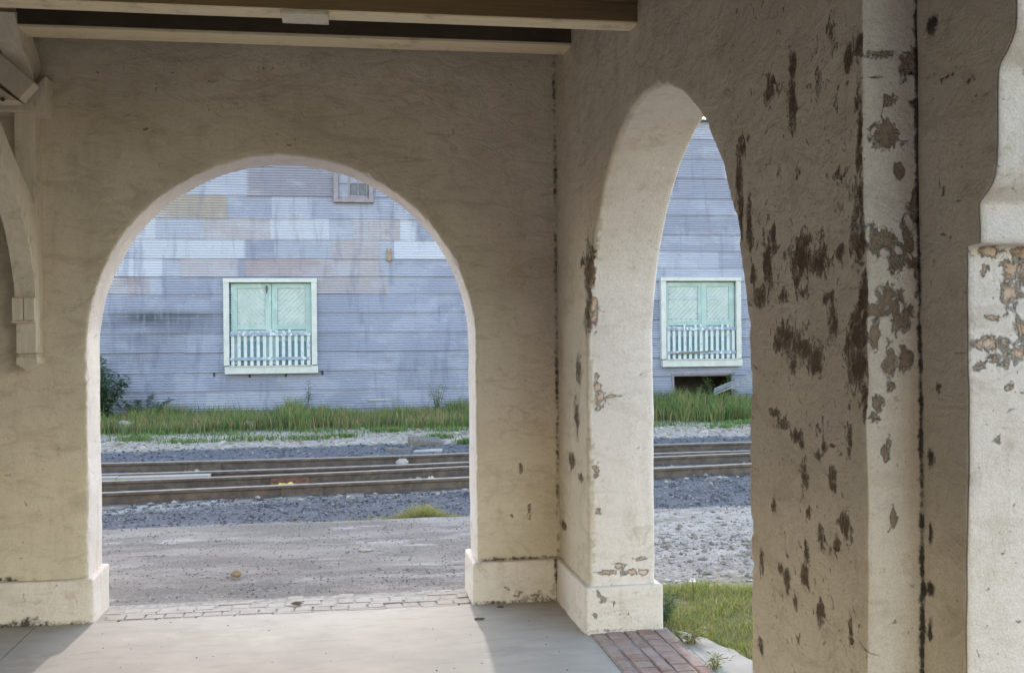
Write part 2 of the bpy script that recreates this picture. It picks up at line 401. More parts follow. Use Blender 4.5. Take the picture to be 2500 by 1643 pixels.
def line_field(V, pts, rad, amp):
    out = np.zeros(len(V))
    for a, b in zip(pts[:-1], pts[1:]):
        a, b = np.array(a), np.array(b); ab = b - a
        t = np.clip(((V - a) @ ab) / (ab @ ab), 0, 1)
        d = np.linalg.norm(V - (a + t[:, None] * ab), axis=1) / rad
        out = np.maximum(out, amp * np.exp(-d * d))
    return out

def rough(V, amp=1.0):
    V = np.asarray(V, float).copy()
    for i, p in enumerate(V):
        k = Vector(p)
        V[i] += np.array(mnoise.noise_vector(k * 2.3)) * .005 * amp + np.array(mnoise.noise_vector(k * 9.0 + Vector((3, 1, 7)))) * .0028 * amp
    return V

def rbox(name, x0, x1, y0, y1, z0, z1, bev, step, mat, parent, r=0.0, attrs=None):
    V, Fc = rbox_data(x0, x1, y0, y1, z0, z1, bev, step)
    V = np.array(V)
    if r: V = rough(V, r)
    at = attrs(V) if attrs else None
    return child(mk(name, V, Fc, mat, None, True, at), parent)

# ------------------------------------------------------------------ depot: arcade walls
depot = props(empty('depot_building'), 'old depot porch of peeling cream stucco with two open arches and timber beams', 'building')

def arch_wall(name, tow, t, u0, u1, zt, ua, ub, zs, ni, layers, attrs, chips=(), zb=-.06):
    """tow(u, d, z) -> world; d = 0 inner face, d = t outer face; round arched opening ua..ub springing at zs"""
    R = (ub - ua) / 2; uc = (ua + ub) / 2
    nj = max(6, int(ni * .25)); na = ni - 2 * nj
    B = [(ua, z) for z in np.linspace(zb, zs, nj, endpoint=False)]
    B += [(uc - R * math.cos(a), zs + R * math.sin(a)) for a in np.linspace(0, math.pi, na)]
    B += [(ub, z) for z in np.linspace(zs, zb, nj + 1)[1:]]
    B = np.array(B); N = len(B)
    O = []
    for k, (u, z) in enumerate(B):
        if k < nj: O.append((u0, z))
        elif k >= nj + na: O.append((u1, z))
        else:
            du, dz = u - uc, z - zs
            c = [1e9]
            if du > 1e-6: c.append((u1 - uc) / du)
            if du < -1e-6: c.append((u0 - uc) / du)
            if dz > 1e-6: c.append((zt - zs) / dz)
            s = min(c); O.append((uc + du * s, zs + dz * s))
    O = np.array(O)
    for cu in (u0, u1):
        k = int(np.argmin(((O - np.array([cu, zt])) ** 2).sum(1))); O[k] = (cu, zt)
    nrm = np.zeros_like(B)      # outward from the opening
    for k, (u, z) in enumerate(B):
        if k < nj: nrm[k] = (-1, 0)
        elif k >= nj + na: nrm[k] = (1, 0)
        else: nrm[k] = ((u - uc) / R, (z - zs) / R)
    rows = []
    fr = np.linspace(1, 0, layers + 1)[:-1] ** 1.15
    edge = [(.016, .0), (.009, .002), (.004, .006), (.0005, .013)]
    dep = [.03] + list(np.linspace(.05, t - .05, 12)) + [t - .03]
    I = B + nrm * .016
    for f in fr[:-1] if layers > 1 else fr: rows.append((I * (1 - f) + O * f, np.zeros(N)))
    for o, d in edge: rows.append((B + nrm * o, np.full(N, d)))
    for d in dep: rows.append((B, np.full(N, d)))
    for o, d in edge[::-1]: rows.append((B + nrm * o, np.full(N, t - d)))
    for f in (.12, .4, .7, 1.0): rows.append((I * (1 - f) + O * f, np.full(N, t)))
    V, kind = [], []
    for r, (uz, d) in enumerate(rows):
        for k in range(N): V.append(tow(uz[k][0], d[k], uz[k][1]))
    V = np.array(V); m_ = len(rows)
    Fc = [(r * N + k, r * N + k + 1, (r + 1) * N + k + 1, (r + 1) * N + k) for r in range(m_ - 1) for k in range(N - 1)]
    # close the outer rim
    last = (m_ - 1) * N
    Fc += [(k + 1, k, last + k, last + k + 1) for k in range(N - 1)]
    V = rough(V)
    # nibbled arrises
    for k in range(N):
        for r in range(m_):
            d = rows[r][1][k]; o = np.linalg.norm(rows[r][0][k] - B[k])
            if o < .02 and (d < .05):
                q = Vector(V[r * N + k]); a = max(0, mnoise.noise(q * 14.0) - .12) * .022 + max(0, mnoise.noise(q * 41.0) - .1) * .008
                wv = np.array(tow(B[k][0] + nrm[k][0], .6, B[k][1] + nrm[k][1])) - np.array(tow(B[k][0], 0, B[k][1]))
                V[r * N + k] += wv * a
    for c, rad, depth in chips:
        dd = np.exp(-(((V - np.array(c)) / np.array(rad)) ** 2).sum(1))
        V += dd[:, None] * np.array(depth)
    o = mk(name, V, Fc, M['stucco'], None, True, attrs(V))
    bm = bmesh.new(); bm.from_mesh(o.data); bmesh.ops.recalc_face_normals(bm, faces=bm.faces); bm.to_mesh(o.data); bm.free()
    return child(o, depot)

XB, TH = 1.31, .37
D2N = 2500 / 2380.0
def onB(x, y, rx, ry, amp=1.0, plane=XB):        # blob given in the viewer's 2380-wide picture, on wall B's inner face
    c = P(x * D2N, y * D2N, 0, plane); a = P((x + rx) * D2N, y * D2N, 0, plane); b = P(x * D2N, (y + ry) * D2N, 0, plane)
    return (c, (.05, abs(a[1] - c[1]) * 1.15, abs(b[2] - c[2]) * 1.15), amp)
def onY(x, y, rx, ry, yv, amp=1.0):
    c = P(x * D2N, y * D2N, 1, yv); a = P((x + rx) * D2N, y * D2N, 1, yv); b = P(x * D2N, (y + ry) * D2N, 1, yv)
    return (c, (abs(a[0] - c[0]) * 1.15, .05, abs(b[2] - c[2]) * 1.15), amp)

BL = [(1930, 75, 9, 20), (1997, 108, 9, 26), (1972, 140, 7, 28), (1841, 150, 6, 30), (1838, 205, 6, 28), (1790, 205, 9, 34), (1812, 205, 6, 12), (1923, 70, 8, 14),
      (1725, 345, 12, 22), (1719, 420, 6, 45), (1850, 407, 8, 9), (1952, 405, 20, 13), (1724, 490, 5, 50), (1745, 530, 6, 60), (1785, 610, 10, 40), (1798, 560, 7, 40),
      (1862, 600, 26, 40), (1900, 610, 22, 24), (1880, 560, 10, 14), (1768, 690, 14, 24), (1752, 640, 5, 20), (1850, 655, 8, 16), (1950, 590, 10, 14), (1820, 690, 8, 14),
      (1862, 680, 10, 12), (1830, 785, 22, 28), (1868, 810, 26, 26), (1895, 840, 16, 26), (1805, 800, 10, 14), (1935, 740, 9, 36), (1842, 850, 6, 16), (1920, 690, 8, 12),
      (1800, 960, 10, 8), (1822, 985, 14, 14), (1850, 1015, 12, 14), (1862, 1032, 6, 12), (1902, 1058, 7, 9), (1918, 1040, 6, 9), (1935, 1105, 8, 18), (1973, 1020, 6, 40), (1935, 1035, 8, 6),
      (1870, 1110, 7, 40), (1880, 1190, 5, 14), (1875, 1280, 6, 22), (1870, 1335, 9, 26), (1910, 1255, 5, 30), (1830, 1350, 6, 24), (1815, 1320, 6, 8), (1935, 1130, 8, 12), (1960, 1220, 12, 24),
      (1945, 1265, 6, 22), (1850, 1400, 6, 20), (1905, 1420, 8, 24), (1770, 1300, 4, 26), (1800, 1180, 5, 14), (1980, 1460, 5, 30), (1768, 1500, 7, 18), (1840, 240, 7, 60), (1900, 195, 7, 30),
      (1370, 640, 9, 70), (1366, 740, 8, 30), (1355, 610, 6, 10), (1340, 960, 5, 40), (1345, 860, 5, 26), (1330, 1070, 7, 16), (1310, 1220, 6, 10), (1350, 1110, 5, 10), (2000, 300, 6, 50), (1995, 230, 6, 20), (2000, 440, 7, 80), (1990, 580, 10, 60), (2004, 680, 10, 60), (1990, 760, 12, 60), (1992, 850, 14, 50), (2008, 930, 12, 40), (1975, 800, 10, 20)]
blobsB = [onB(x, y, rx * 1.3, ry * 1.2, .78) for x, y, rx, ry in BL] + [onB(x, y, rx, ry, a) for x, y, rx, ry, a in [(1998, 690, 13, 50, .95), (2002, 640, 10, 30, .8), (1992, 780, 16, 45, .95), (1986, 850, 18, 45, .9), (2004, 920, 12, 40, .9), (1990, 460, 10, 60, .55), (1998, 560, 10, 40, .7), (1850, 800, 60, 50, .48), (1872, 590, 48, 66, .48), (1790, 610, 28, 90, .34), (1930, 130, 90, 110, .10), (1980, 850, 26, 110, .42), (1770, 690, 26, 36, .5), (1930, 1000, 70, 260, .02), (1870, 1280, 90, 180, .0), (1960, 400, 50, 250, .06)]]
YP = -3.836                                    # pier end face
blobsS = [onY(b[0], b[1], b[2] * 1.35, b[3] * 1.35, YP, .74) for b in [(2064, 555, 18, 26), (2076, 610, 16, 24), (2062, 690, 20, 24), (2085, 715, 10, 30), (2040, 935, 16, 18), (2035, 960, 10, 18), (2130, 480, 12, 34), (2060, 320, 22, 26), (2068, 235, 12, 12),
                                           (2105, 560, 10, 40), (2120, 610, 14, 12), (2045, 720, 24, 14), (2065, 850, 14, 28), (2070, 900, 10, 16), (2075, 1200, 6, 18), (2135, 650, 10, 40), (2030, 780, 8, 26), (2030, 560, 8, 30), (2120, 150, 22, 30), (2050, 130, 20, 8), (2090, 400, 10, 14), (2060, 1050, 8, 22), (2110, 830, 14, 20), (2100, 740, 20, 24)]]
XR = 1.662
blobsR = [onY(b[0], b[1], b[2] * 1.6, b[3] * 1.5, -.74, a + .22) for b, a in [((1412, 548, 16, 7), .55), ((1424, 566, 14, 5), .55), ((1395, 552, 8, 10), .55), ((1380, 720, 7, 34), .66), ((1378, 660, 5, 16), .6), ((1396, 925, 9, 14), .62), ((1394, 948, 5, 6), .6), ((1390, 900, 8, 6), .6),
                                        ((1386, 880, 6, 8), .55), ((1384, 1090, 5, 14), .6), ((1440, 1315, 10, 5), .55), ((1492, 1297, 14, 4), .62), ((1415, 1330, 24, 5), .55), ((1470, 1330, 16, 5), .55), ((1500, 1330, 10, 6), .5), ((1425, 920, 16, 2.5), .6), ((1392, 1190, 5, 8), .55)]]

def at_wall_a(V):
    dm = np.full(len(V), -.17); mo = np.zeros(len(V))
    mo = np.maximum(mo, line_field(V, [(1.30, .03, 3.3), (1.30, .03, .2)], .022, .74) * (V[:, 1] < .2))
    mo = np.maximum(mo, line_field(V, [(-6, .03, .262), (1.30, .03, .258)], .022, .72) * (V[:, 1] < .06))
    dm = np.maximum(dm, blob_field(V, [onY(x, y, rx, ry, .04, .45) for x, y, rx, ry in [(340, 300, 16, 6), (300, 268, 18, 5), (240, 240, 12, 5), (230, 170, 8, 6), (400, 170, 14, 6), (620, 160, 30, 5), (1230, 1190, 8, 26), (1210, 1090, 8, 20), (1190, 1200, 6, 10)]], -.6))
    return {'dmg': dm, 'dark': np.full(len(V), .35), 'mould': mo, 'white': (V[:, 1] > .056) * 1.0}  # 'white': arch reveal made paler, as if lit from outside

def at_wall_b(V, edge=-1.0):
    face = (V[:, 0] < XB + .03) & (V[:, 1] > YP + edge)
    dm = np.where(face & (V[:, 1] < -2.9), -.03, -.20) * 1.0
    dm = np.maximum(dm, np.where(face, blob_field(V, blobsB, -.15), -.6))
    dm = np.maximum(dm, np.where(V[:, 1] < YP + .03, blob_field(V, blobsS, -.2), -.6))
    rev = (V[:, 1] > -.80) & (V[:, 1] < -.70) & ~face
    dm = np.maximum(dm, np.where(rev, blob_field(V, blobsR, -.25), -.6))
    dark = np.where(face, .70, np.where(V[:, 1] < YP + .03, .45, .12))
    dark = np.where(rev, 0.0, dark)
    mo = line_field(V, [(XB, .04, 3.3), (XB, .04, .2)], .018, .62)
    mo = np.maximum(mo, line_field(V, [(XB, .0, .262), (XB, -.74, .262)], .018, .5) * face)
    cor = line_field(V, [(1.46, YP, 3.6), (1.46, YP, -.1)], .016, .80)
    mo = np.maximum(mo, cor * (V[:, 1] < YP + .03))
    mo = np.maximum(mo, blob_field(V, [onY(x, y, rx, ry, YP, 1.0) for x, y, rx, ry in [(2135, 75, 16, 30), (2120, 240, 12, 12), (2138, 470, 10, 40), (2145, 100, 20, 14)]]) * (V[:, 1] < YP + .03) * .8)
    crack = line_field(V, [P(x * D2N, y * D2N, 1, YP) for x, y in [(2016, 184), (2050, 178), (2100, 177), (2155, 174)]], .006, .75) * (V[:, 1] < YP + .03)
    crack = np.maximum(crack, line_field(V, [P(x * D2N, y * D2N, 0, XB) for x, y in [(1940, 205), (1965, 196), (1995, 186), (2016, 184)]], .008, .7) * face)
    r2 = line_field(V, [P(x * D2N, y * D2N, 1, -.74) for x, y in [(1395, 808), (1440, 806), (1480, 810), (1517, 812)]], .012, .62) * rev
    r2 = np.maximum(r2, line_field(V, [P(x * D2N, y * D2N, 1, -.74) for x, y in [(1390, 582), (1440, 578), (1525, 580)]], .012, .55) * rev)
    for ln in ([(1388, 622), (1460, 618), (1524, 622)], [(1440, 922), (1470, 928)], [(1390, 1210), (1450, 1206), (1515, 1208)], [(1440, 1050), (1490, 1040), (1515, 1046)], [(1500, 225), (1560, 232), (1610, 222)]):
        r2 = np.maximum(r2, line_field(V, [P(x * D2N, y * D2N, 1, -.74) for x, y in ln], .012, .5) * rev)
    mo = np.maximum(mo, np.maximum(crack, r2))
    return {'dmg': dm, 'dark': dark, 'mould': mo, 'white': np.where(face, 0.0, np.where(V[:, 1] < YP + .03, .45, 1.0))}  # 'white': light on reveals and pier end painted in, none on the inner face

ZT = 3.75
arch_wall('arcade_wall', lambda u, d, z: (u, .04 + d, z), TH, -6.5, XB + .06, ZT, -1.426, .803, 1.553, 330, 84, at_wall_a)
# wall B: u runs towards the camera (u = -y)
pier_chips = [(P(2002 * D2N, y * D2N, 0, XB), (.05, .05, r * .7), (dx * .35, .006, 0)) for y, r, dx in [(660, .10, .03), (800, .13, .026), (900, .09, .03), (450, .10, .012), (590, .05, .02)]]
arch_wall('arcade_wall', lambda u, d, z: (XB + d, -u, z), TH, -.10, -YP - .014, ZT, .733, 3.046, 1.487, 520, 62, at_wall_b, pier_chips)

# end face of the pier as its own finely divided sheet, then the set-back wall with its shaped jamb
def grid_sheet(fn, us, vs):
    V = np.array([fn(u, v) for v in vs for u in us]); nu = len(us)
    Fc = [(j * nu + i, j * nu + i + 1, (j + 1) * nu + i + 1, (j + 1) * nu + i) for j in range(len(vs) - 1) for i in range(nu - 1)]
    return V, Fc
us = np.array([0, .002, .006, .012] + list(np.linspace(.02, .36, 36)))
vs = np.linspace(-.06, ZT, 330)
def pier_face(u, v):
    c = [0.014, 0.006, 0.002, 0.0]
    i = int(np.argmin(abs(us - u))); dy = c[i] if i < 4 else 0.0
    return (XB + u, YP + dy, v)
V, Fc = grid_sheet(pier_face, us, vs)
V0 = V.copy(); V = rough(V)
for c, rad, depth in pier_chips:
    V += np.exp(-(((V - np.array(c)) / np.array(rad)) ** 2).sum(1))[:, None] * np.array(depth)
child(mk('pier_end', V, Fc, M['stucco'], None, True, at_wall_b(V0, .004)), depot)

X2 = 1.46
prof_px = [(2360, 1700), (2361, 1400), (2361, 1100), (2361, 850), (2360, 700), (2360, 612), (2360, 604), (2362, 600), (2390, 594), (2394, 590), (2395, 560), (2392, 520), (2392, 500), (2393, 492), (2400, 482), (2412, 466), (2424, 447), (2431, 425), (2434, 395), (2435, 340), (2436, 250), (2438, 170), (2443, 152), (2455, 130), (2470, 100), (2480, 70), (2483, 40), (2484, 0)]
prof = [P(x, y, 0, X2) for x, y in prof_px]
prof = [(p[1], p[2]) for p in prof]
prof = [(prof[0][0], -.06)] + prof + [(prof[-1][0] - .02, ZT)]
# resample profile finely
pts = [np.array(prof[0])]
for a, b in zip(prof[:-1], prof[1:]):
    a, b = np.array(a), np.array(b); k = max(1, int(np.linalg.norm(b - a) / .012))
    pts += [a + (b - a) * (i + 1) / k for i in range(k)]
pts = np.array(pts); NP = len(pts)
rows2, T2 = [], .46
for f in np.linspace(0, 1, 14)[:-1]: rows2.append(np.column_stack([np.full(NP, X2), (YP + .012) * (1 - f) + (pts[:, 0] + .012) * f, pts[:, 1]]))
for dx, dy in ((0, .012), (.001, .006), (.004, .002), (.010, 0)): rows2.append(np.column_stack([np.full(NP, X2 + dx), pts[:, 0] + dy, pts[:, 1]]))
for dx in np.linspace(.02, T2, 40): rows2.append(np.column_stack([np.full(NP, X2 + dx), pts[:, 0], pts[:, 1]]))
rows2.append(np.column_stack([np.full(NP, X2 + T2), np.full(NP, YP + .012), pts[:, 1]]))
V = np.vstack(rows2); Fc = [(r * NP + k, r * NP + k + 1, (r + 1) * NP + k + 1, (r + 1) * NP + k) for r in range(len(rows2) - 1) for k in range(NP - 1)]
V0 = V.copy(); V = rough(V)
JY = prof[2][0]
blobsJ = [onY(b[0], b[1], b[2] * 1.4, b[3] * 1.4, JY, a + .14) for b, a in [((2350, 505, 24, 22), .66), ((2318, 500, 10, 14), .6), ((2310, 585, 46, 9), .72), ((2368, 590, 20, 12), .7), ((2342, 625, 14, 16), .66), ((2345, 690, 20, 22), .62), ((2370, 640, 10, 30), .6), ((2280, 630, 6, 10), .55), ((2300, 800, 40, 14), .66), ((2345, 830, 34, 16), .64), ((2270, 850, 12, 10), .62),
                                      ((2370, 770, 14, 30), .62), ((2300, 740, 16, 8), .58), ((2340, 900, 12, 6), .55), ((2310, 1020, 8, 12), .5), ((2290, 470, 10, 5), .5), ((2330, 215, 5, 10), .5)]]
def at_jamb(V):
    jam = V[:, 0] > X2 + .0035
    dm = np.where(jam, -.10, -.2)
    dm = np.maximum(dm, np.where(jam, blob_field(V, blobsJ, -.15), -.6))
    dm = np.maximum(dm, blob_field(V, [onB(x, y, rx, ry, .6, X2) for x, y, rx, ry in [(2262, 130, 5, 26), (2258, 185, 12, 20), (2275, 190, 8, 12), (2205, 180, 26, 9), (2185, 430, 8, 26), (2270, 610, 14, 5), (2180, 905, 10, 26)]], -.6) + np.where(jam, -9.0, 0.0))
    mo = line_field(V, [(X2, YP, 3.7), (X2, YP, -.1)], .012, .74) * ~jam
    mo = np.maximum(mo, blob_field(V, [onB(x, y, rx, ry, .9, X2) for x, y, rx, ry in [(2162, 1065, 12, 26), (2163, 1365, 12, 22), (2163, 1240, 6, 40), (2162, 1470, 6, 30), (2168, 60, 14, 30), (2195, 450, 5, 20), (2250, 190, 7, 14), (2262, 130, 5, 24)]]) * ~jam)
    mo = np.maximum(mo, line_field(V, [P(x * D2N, y * D2N, 0, X2) for x, y in [(2160, 172), (2200, 178), (2260, 172), (2320, 165)]], .006, .6) * ~jam)
    mo = np.maximum(mo, line_field(V, [P(x * D2N, y * D2N, 0, X2) for x, y in [(2160, 815), (2190, 812), (2245, 822)]], .006, .6) * ~jam)
    for ln in ([(2285, 640), (2280, 700), (2290, 800), (2283, 880)], [(2320, 640), (2330, 720), (2325, 790)], [(2255, 996), (2300, 990), (2380, 1000)]):
        mo = np.maximum(mo, line_field(V, [P(x * D2N, y * D2N, 1, JY) for x, y in ln], .009, .62) * jam)
    return {'dmg': dm, 'dark': np.where(jam, .05, .8), 'mould': mo, 'white': jam * 1.0}  # 'white': lit jamb painted paler than the shaded return
o = mk('jamb_wall', V, Fc, M['stucco'], None, True, at_jamb(V0))
child(o, depot)

# plinths
def at_plinth(V):
    dm = np.full(len(V), -.12)
    dm = np.maximum(dm, blob_field(V, [onY(*b, -.76, .62) for b in [(1405, 1395, 16, 12), (1390, 1375, 8, 10), (1425, 1400, 10, 10), (1385, 1430, 6, 10), (1370, 1385, 5, 10)]], -.6) + np.where(V[:, 1] < -.7, 0.0, -9.0))
    dm = np.maximum(dm, blob_field(V, [onY(x, y, 14, 7, 0, .5) for x, y in [(1180, 1365), (1210, 1375), (1230, 1385), (1250, 1380), (1200, 1385)]], -.6) + np.where(V[:, 0] < 1.27, 0.0, -9.0))
    mo = np.zeros(len(V))
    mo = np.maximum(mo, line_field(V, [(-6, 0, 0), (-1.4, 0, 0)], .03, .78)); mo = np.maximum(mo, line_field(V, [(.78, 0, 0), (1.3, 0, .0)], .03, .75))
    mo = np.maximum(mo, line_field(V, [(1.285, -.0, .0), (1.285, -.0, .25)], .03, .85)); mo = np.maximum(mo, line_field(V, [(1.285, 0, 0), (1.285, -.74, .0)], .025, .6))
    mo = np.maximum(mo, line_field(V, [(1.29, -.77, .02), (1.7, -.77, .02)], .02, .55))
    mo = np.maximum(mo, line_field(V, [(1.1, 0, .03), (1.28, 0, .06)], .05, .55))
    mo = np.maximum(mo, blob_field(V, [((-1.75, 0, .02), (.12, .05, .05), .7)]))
    return {'dmg': dm, 'dark': np.full(len(V), .12), 'mould': mo, 'white': np.full(len(V), .8)}  # 'white': plinths painted paler to look better lit
rbox('plinth', -3.6, -1.394, 0, .45, -.05, .25, .014, .026, M['stucco'], depot, 1.0, at_plinth)
rbox('plinth', .772, 1.74, .0, .45, -.05, .249, .014, .024, M['stucco'], depot, 1.0, at_plinth)
rbox('plinth', 1.28, 1.715, -.765, .035, -.04, .254, .016, .022, M['stucco'], depot, 1.1, at_plinth)
rbox('plinth', 1.28, 1.715, -3.82, -3.015, -.04, .25, .016, .04, M['stucco'], depot, 1.0, at_plinth)

# unseen walls added left and behind to hold light out of the porch
rbox('light_block_wall', -3.6, -3.2, -1.8, .0395, -.06, 3.745, .012, .5, M['boards'], depot, 1.0)
rbox('light_block_wall', -3.6, -3.2, -10.6, -1.81, 1.25, 3.745, .012, .5, M['boards'], depot, 1.0)
rbox('light_block_wall', -3.19, 1.9, -9.3, -9.0, 1.75, 3.745, .012, .5, M['boards'], depot, 1.0)

# beams and roof
def beam_bits():
    m1 = rbox('beam', -7.0, XB + .01, -1.775, -1.655, 2.975, 3.42, .006, .5, M['beam'], depot, .5)
    child_of = m1
    b = MB(); b.box(-7.0, XB - .002, -1.792, -1.777, 3.062, 3.42); b.box(-7.0, XB - .002, -1.783, -1.7755, 2.984, 3.0595); o = b.build('fascia', M['fascia']); child(o, depot); o.parent = m1; o.matrix_parent_inverse = Matrix.Identity(4)
    a, c = P(688, 60, 1, -1.72), P(803, 60, 1, -1.72)
    o = rbox('repair_block', a[0], c[0], -1.790, -1.648, 2.957, 2.9735, .003, .5, M['bracket'], depot, .2); o.parent = m1; o.matrix_parent_inverse = Matrix.Identity(4)
    m2 = rbox('beam', -1.66, XB + .01, -.40, -.205, 3.247, 3.47, .006, .5, M['beam'], depot, .5)
    b = MB(); b.box(-1.66, XB - .002, -.412, -.402, 3.262, 3.47); o = b.build('fascia', M['roof']); child(o, depot); o.parent = m2; o.matrix_parent_inverse = Matrix.Identity(4)
beam_bits()
b = MB()
for i in range(49):
    y0 = -10.8 + i * .235
    b.box(-7.2, 1.80, y0, y0 + .23, 3.752 + (i % 2) * .002, 3.80)
for x in np.arange(-6.9, 1.75, .62): b.box(x, x + .05, -10.8, .68, 3.60, 3.7505)
b.build('roof', M['roof'], depot)

# bracket by the left wall
XL, XR_ = -1.762, -1.655
br = rbox('bracket', XL, XR_, -.105, .045, P(60, 863, 1, -.1)[2], P(60, 262, 1, -.1)[2], .006, .3, M['bracket'], depot, .4)
def sub(o): o.parent = br; o.matrix_parent_inverse = Matrix.Identity(4); return o
def side_poly(px): return [(p[1], p[2]) for p in (P(x, y, 0, XR_) for x, y in px)]
def xprism(poly, name, x0=XL, x1=XR_):
    b = MB(); b.prism(poly, lambda p: (x1, p[0], p[1]), lambda p: (x0, p[0], p[1])); o = b.build(name, M['bracket']); 
    md = o.modifiers.new('bevel', 'BEVEL'); md.width = .004; md.segments = 2; md.limit_method = 'ANGLE'
    return sub(o)
up_e = [(-60, 170), (-30, 228), (0, 297), (29, 370), (53.5, 428), (73, 472), (87, 506)]
lo_e = [(-60, 350), (-30, 375), (0, 404), (24, 440), (44, 492), (63, 560), (74, 620), (80, 662), (85, 700), (86.5, 727)]
pu, pl_ = side_poly(up_e), side_poly(lo_e)
xprism(pu + [(-.100, pu[-1][1]), (-.100, pl_[-1][1])] + pl_[::-1], 'brace')
zc0, zc1 = P(60, 783, 1, -.14)[2], P(60, 727, 1, -.14)[2]
b = MB()
b.box(XL - .008, XL + .050, -.155, -.107, zc0, zc1, bev=.004); b.box(XL + .054, XR_ + .004, -.155, -.107, zc0, zc1, bev=.004)
b.box(XL - .012, XR_ + .006, -.158, -.107, zc0 - .012, zc0 - .001, bev=.003)
sub(b.build('collar', M['bracket']))
b = MB(); zt_ = P(60, 872, 1, -.1)[2]; zb_ = P(60, 905, 1, -.1)[2]; zm_ = P(60, 888, 1, -.1)[2]; zg = P(60, 864, 1, -.1)[2]
b.prism([(XL + .004, zt_), (XR_ + .004, zt_), (XR_ + .004, zm_), ((XL + XR_) / 2, zb_), (XL + .004, zm_)], lambda p: (p[0], -.11, p[1]), lambda p: (p[0], .042, p[1]))
b.box(XL + .014, XR_ - .004, -.09, .042, zt_ + .0005, zg - .0005)
sub(b.build('pendant', M['bracket']))
def yprism(px, yv, depth, name, mat=None):
    pp = [P(x, y, 1, yv) for x, y in px]
    b = MB(); b.prism([(p[0], p[2]) for p in pp], lambda p: (p[0], yv, p[1]), lambda p: (p[0], yv + depth, p[1])); o = b.build(name, mat or M['bracket'])
    md = o.modifiers.new('bevel', 'BEVEL'); md.width = .004; md.segments = 2; md.limit_method = 'ANGLE'
    return sub(o)
yprism([(-150, 250), (45, 249), (112, 186), (112, 240), (106, 280), (62, 272), (-150, 272)], -.135, .178, 'cap')
yprism([(-120, 36), (0, 131), (84, 202), (47, 243), (0, 204), (-120, 108)], -.30, .11, 'strut')
yprism([(-120, 222), (-2, 214), (6, 220), (44, 246), (-120, 247)], -.31, .13, 'cleat')
xprism(side_poly([(64, 30), (80, 92), (96, 140), (103, 165), (100, 178), (84, 200), (72, 165), (50, 100), (34, 30)]), 'strut', XL - .01, XR_)
b = MB(); q = P(6, 240, 1, -.32); b.tube([(q[0], -.325, q[2] - .006), (q[0], -.31, q[2] - .006)], .011, 10); sub(b.build('bolt', M['rust']))

# ------------------------------------------------------------------ porch floor, brick sills, walk
b = MB()
joint_x = -1.70
b.box(-8, joint_x - .004, -13, .006, -.2, 0.0); b.box(joint_x + .004, XB - .0, -13, .006, -.2, 0.0)
o = b.build('porch_floor', M['floor']); props(o, kind='structure')
bm = bmesh.new(); bm.from_mesh(o.data); bmesh.ops.rotate(bm, verts=[], cent=(0, 0, 0), matrix=Matrix.Identity(3)); bm.to_mesh(o.data); bm.free()
b = MB(); b.box(joint_x - .02, joint_x + .02, -13, .006, -.25, -.006); props(b.build('joint_filler', M['chip']), kind='structure')

b = MB()
def brick(x0, x1, y0, y1, zt):
    h = rnd.uniform(-.004, .004); e = .005; t = rnd.random()
    j = lambda: rnd.uniform(-.003, .003)
    V = [(x0, y0, zt - .06), (x1, y0, zt - .06), (x1, y1, zt - .06), (x0, y1, zt - .06),
         (x0 + j(), y0 + j(), zt - .006 + h), (x1 + j(), y0 + j(), zt - .006 + h), (x1 + j(), y1 + j(), zt - .006 + h), (x0 + j(), y1 + j(), zt - .006 + h),
         (x0 + e, y0 + e, zt + h), (x1 - e, y0 + e, zt + h + j() * .6), (x1 - e, y1 - e, zt + h), (x0 + e, y1 - e, zt + h + j() * .6)]
    Fc = [(0, 3, 2, 1), (8, 9, 10, 11)] + [(i, (i + 1) % 4, (i + 1) % 4 + 4, i + 4) for i in range(4)] + [(i + 4, (i + 1) % 4 + 4, (i + 1) % 4 + 8, i + 8) for i in range(4)]
    b.add(V, Fc, t)
y = .012
for r, (dep, ln) in enumerate([(.055, .215), (.10, .105), (.062, .21), (.10, .105), (.062, .21), (.10, .105)]):
    x = -1.40 - rnd.uniform(0, ln)
    while x < .79:
        l = ln * rnd.uniform(.95, 1.05)
        if r < 4 or rnd.random() < (.9 if r == 4 else .25 + .6 * max(0, x + .3)): brick(max(x, -1.42), min(x + l - .007, .80), y, y + dep - .006, -.003 - .002 * r)
        x += l
    y += dep
o = b.build('brick_sill', M['brick_pale'], attr='tone'); props(o, kind='structure')
b = MB(); b.box(-1.45, .82, .01, .45, -.12, -.0125); props(b.build('sill_mortar', M['mortar']), kind='structure')
b = MB()
x = 1.315
for r, (wd, ln) in enumerate([(.075, .215), (.10, .105), (.07, .2), (.10, .105), (.07, .21)]):
    y = -3.2 + rnd.uniform(0, ln)
    while y < -.72:
        l = ln * rnd.uniform(.95, 1.05); brick(x, x + wd - .009, y, min(y + l - .008, -.70), .009 + .001 * r); y += l
    x += wd
o = b.build('brick_sill', M['brick_red'], attr='tone'); props(o, kind='structure')
b = MB(); b.box(1.312, 1.745, -3.3, -.70, -.12, .005); props(b.build('sill_mortar', M['mortar']), kind='structure')
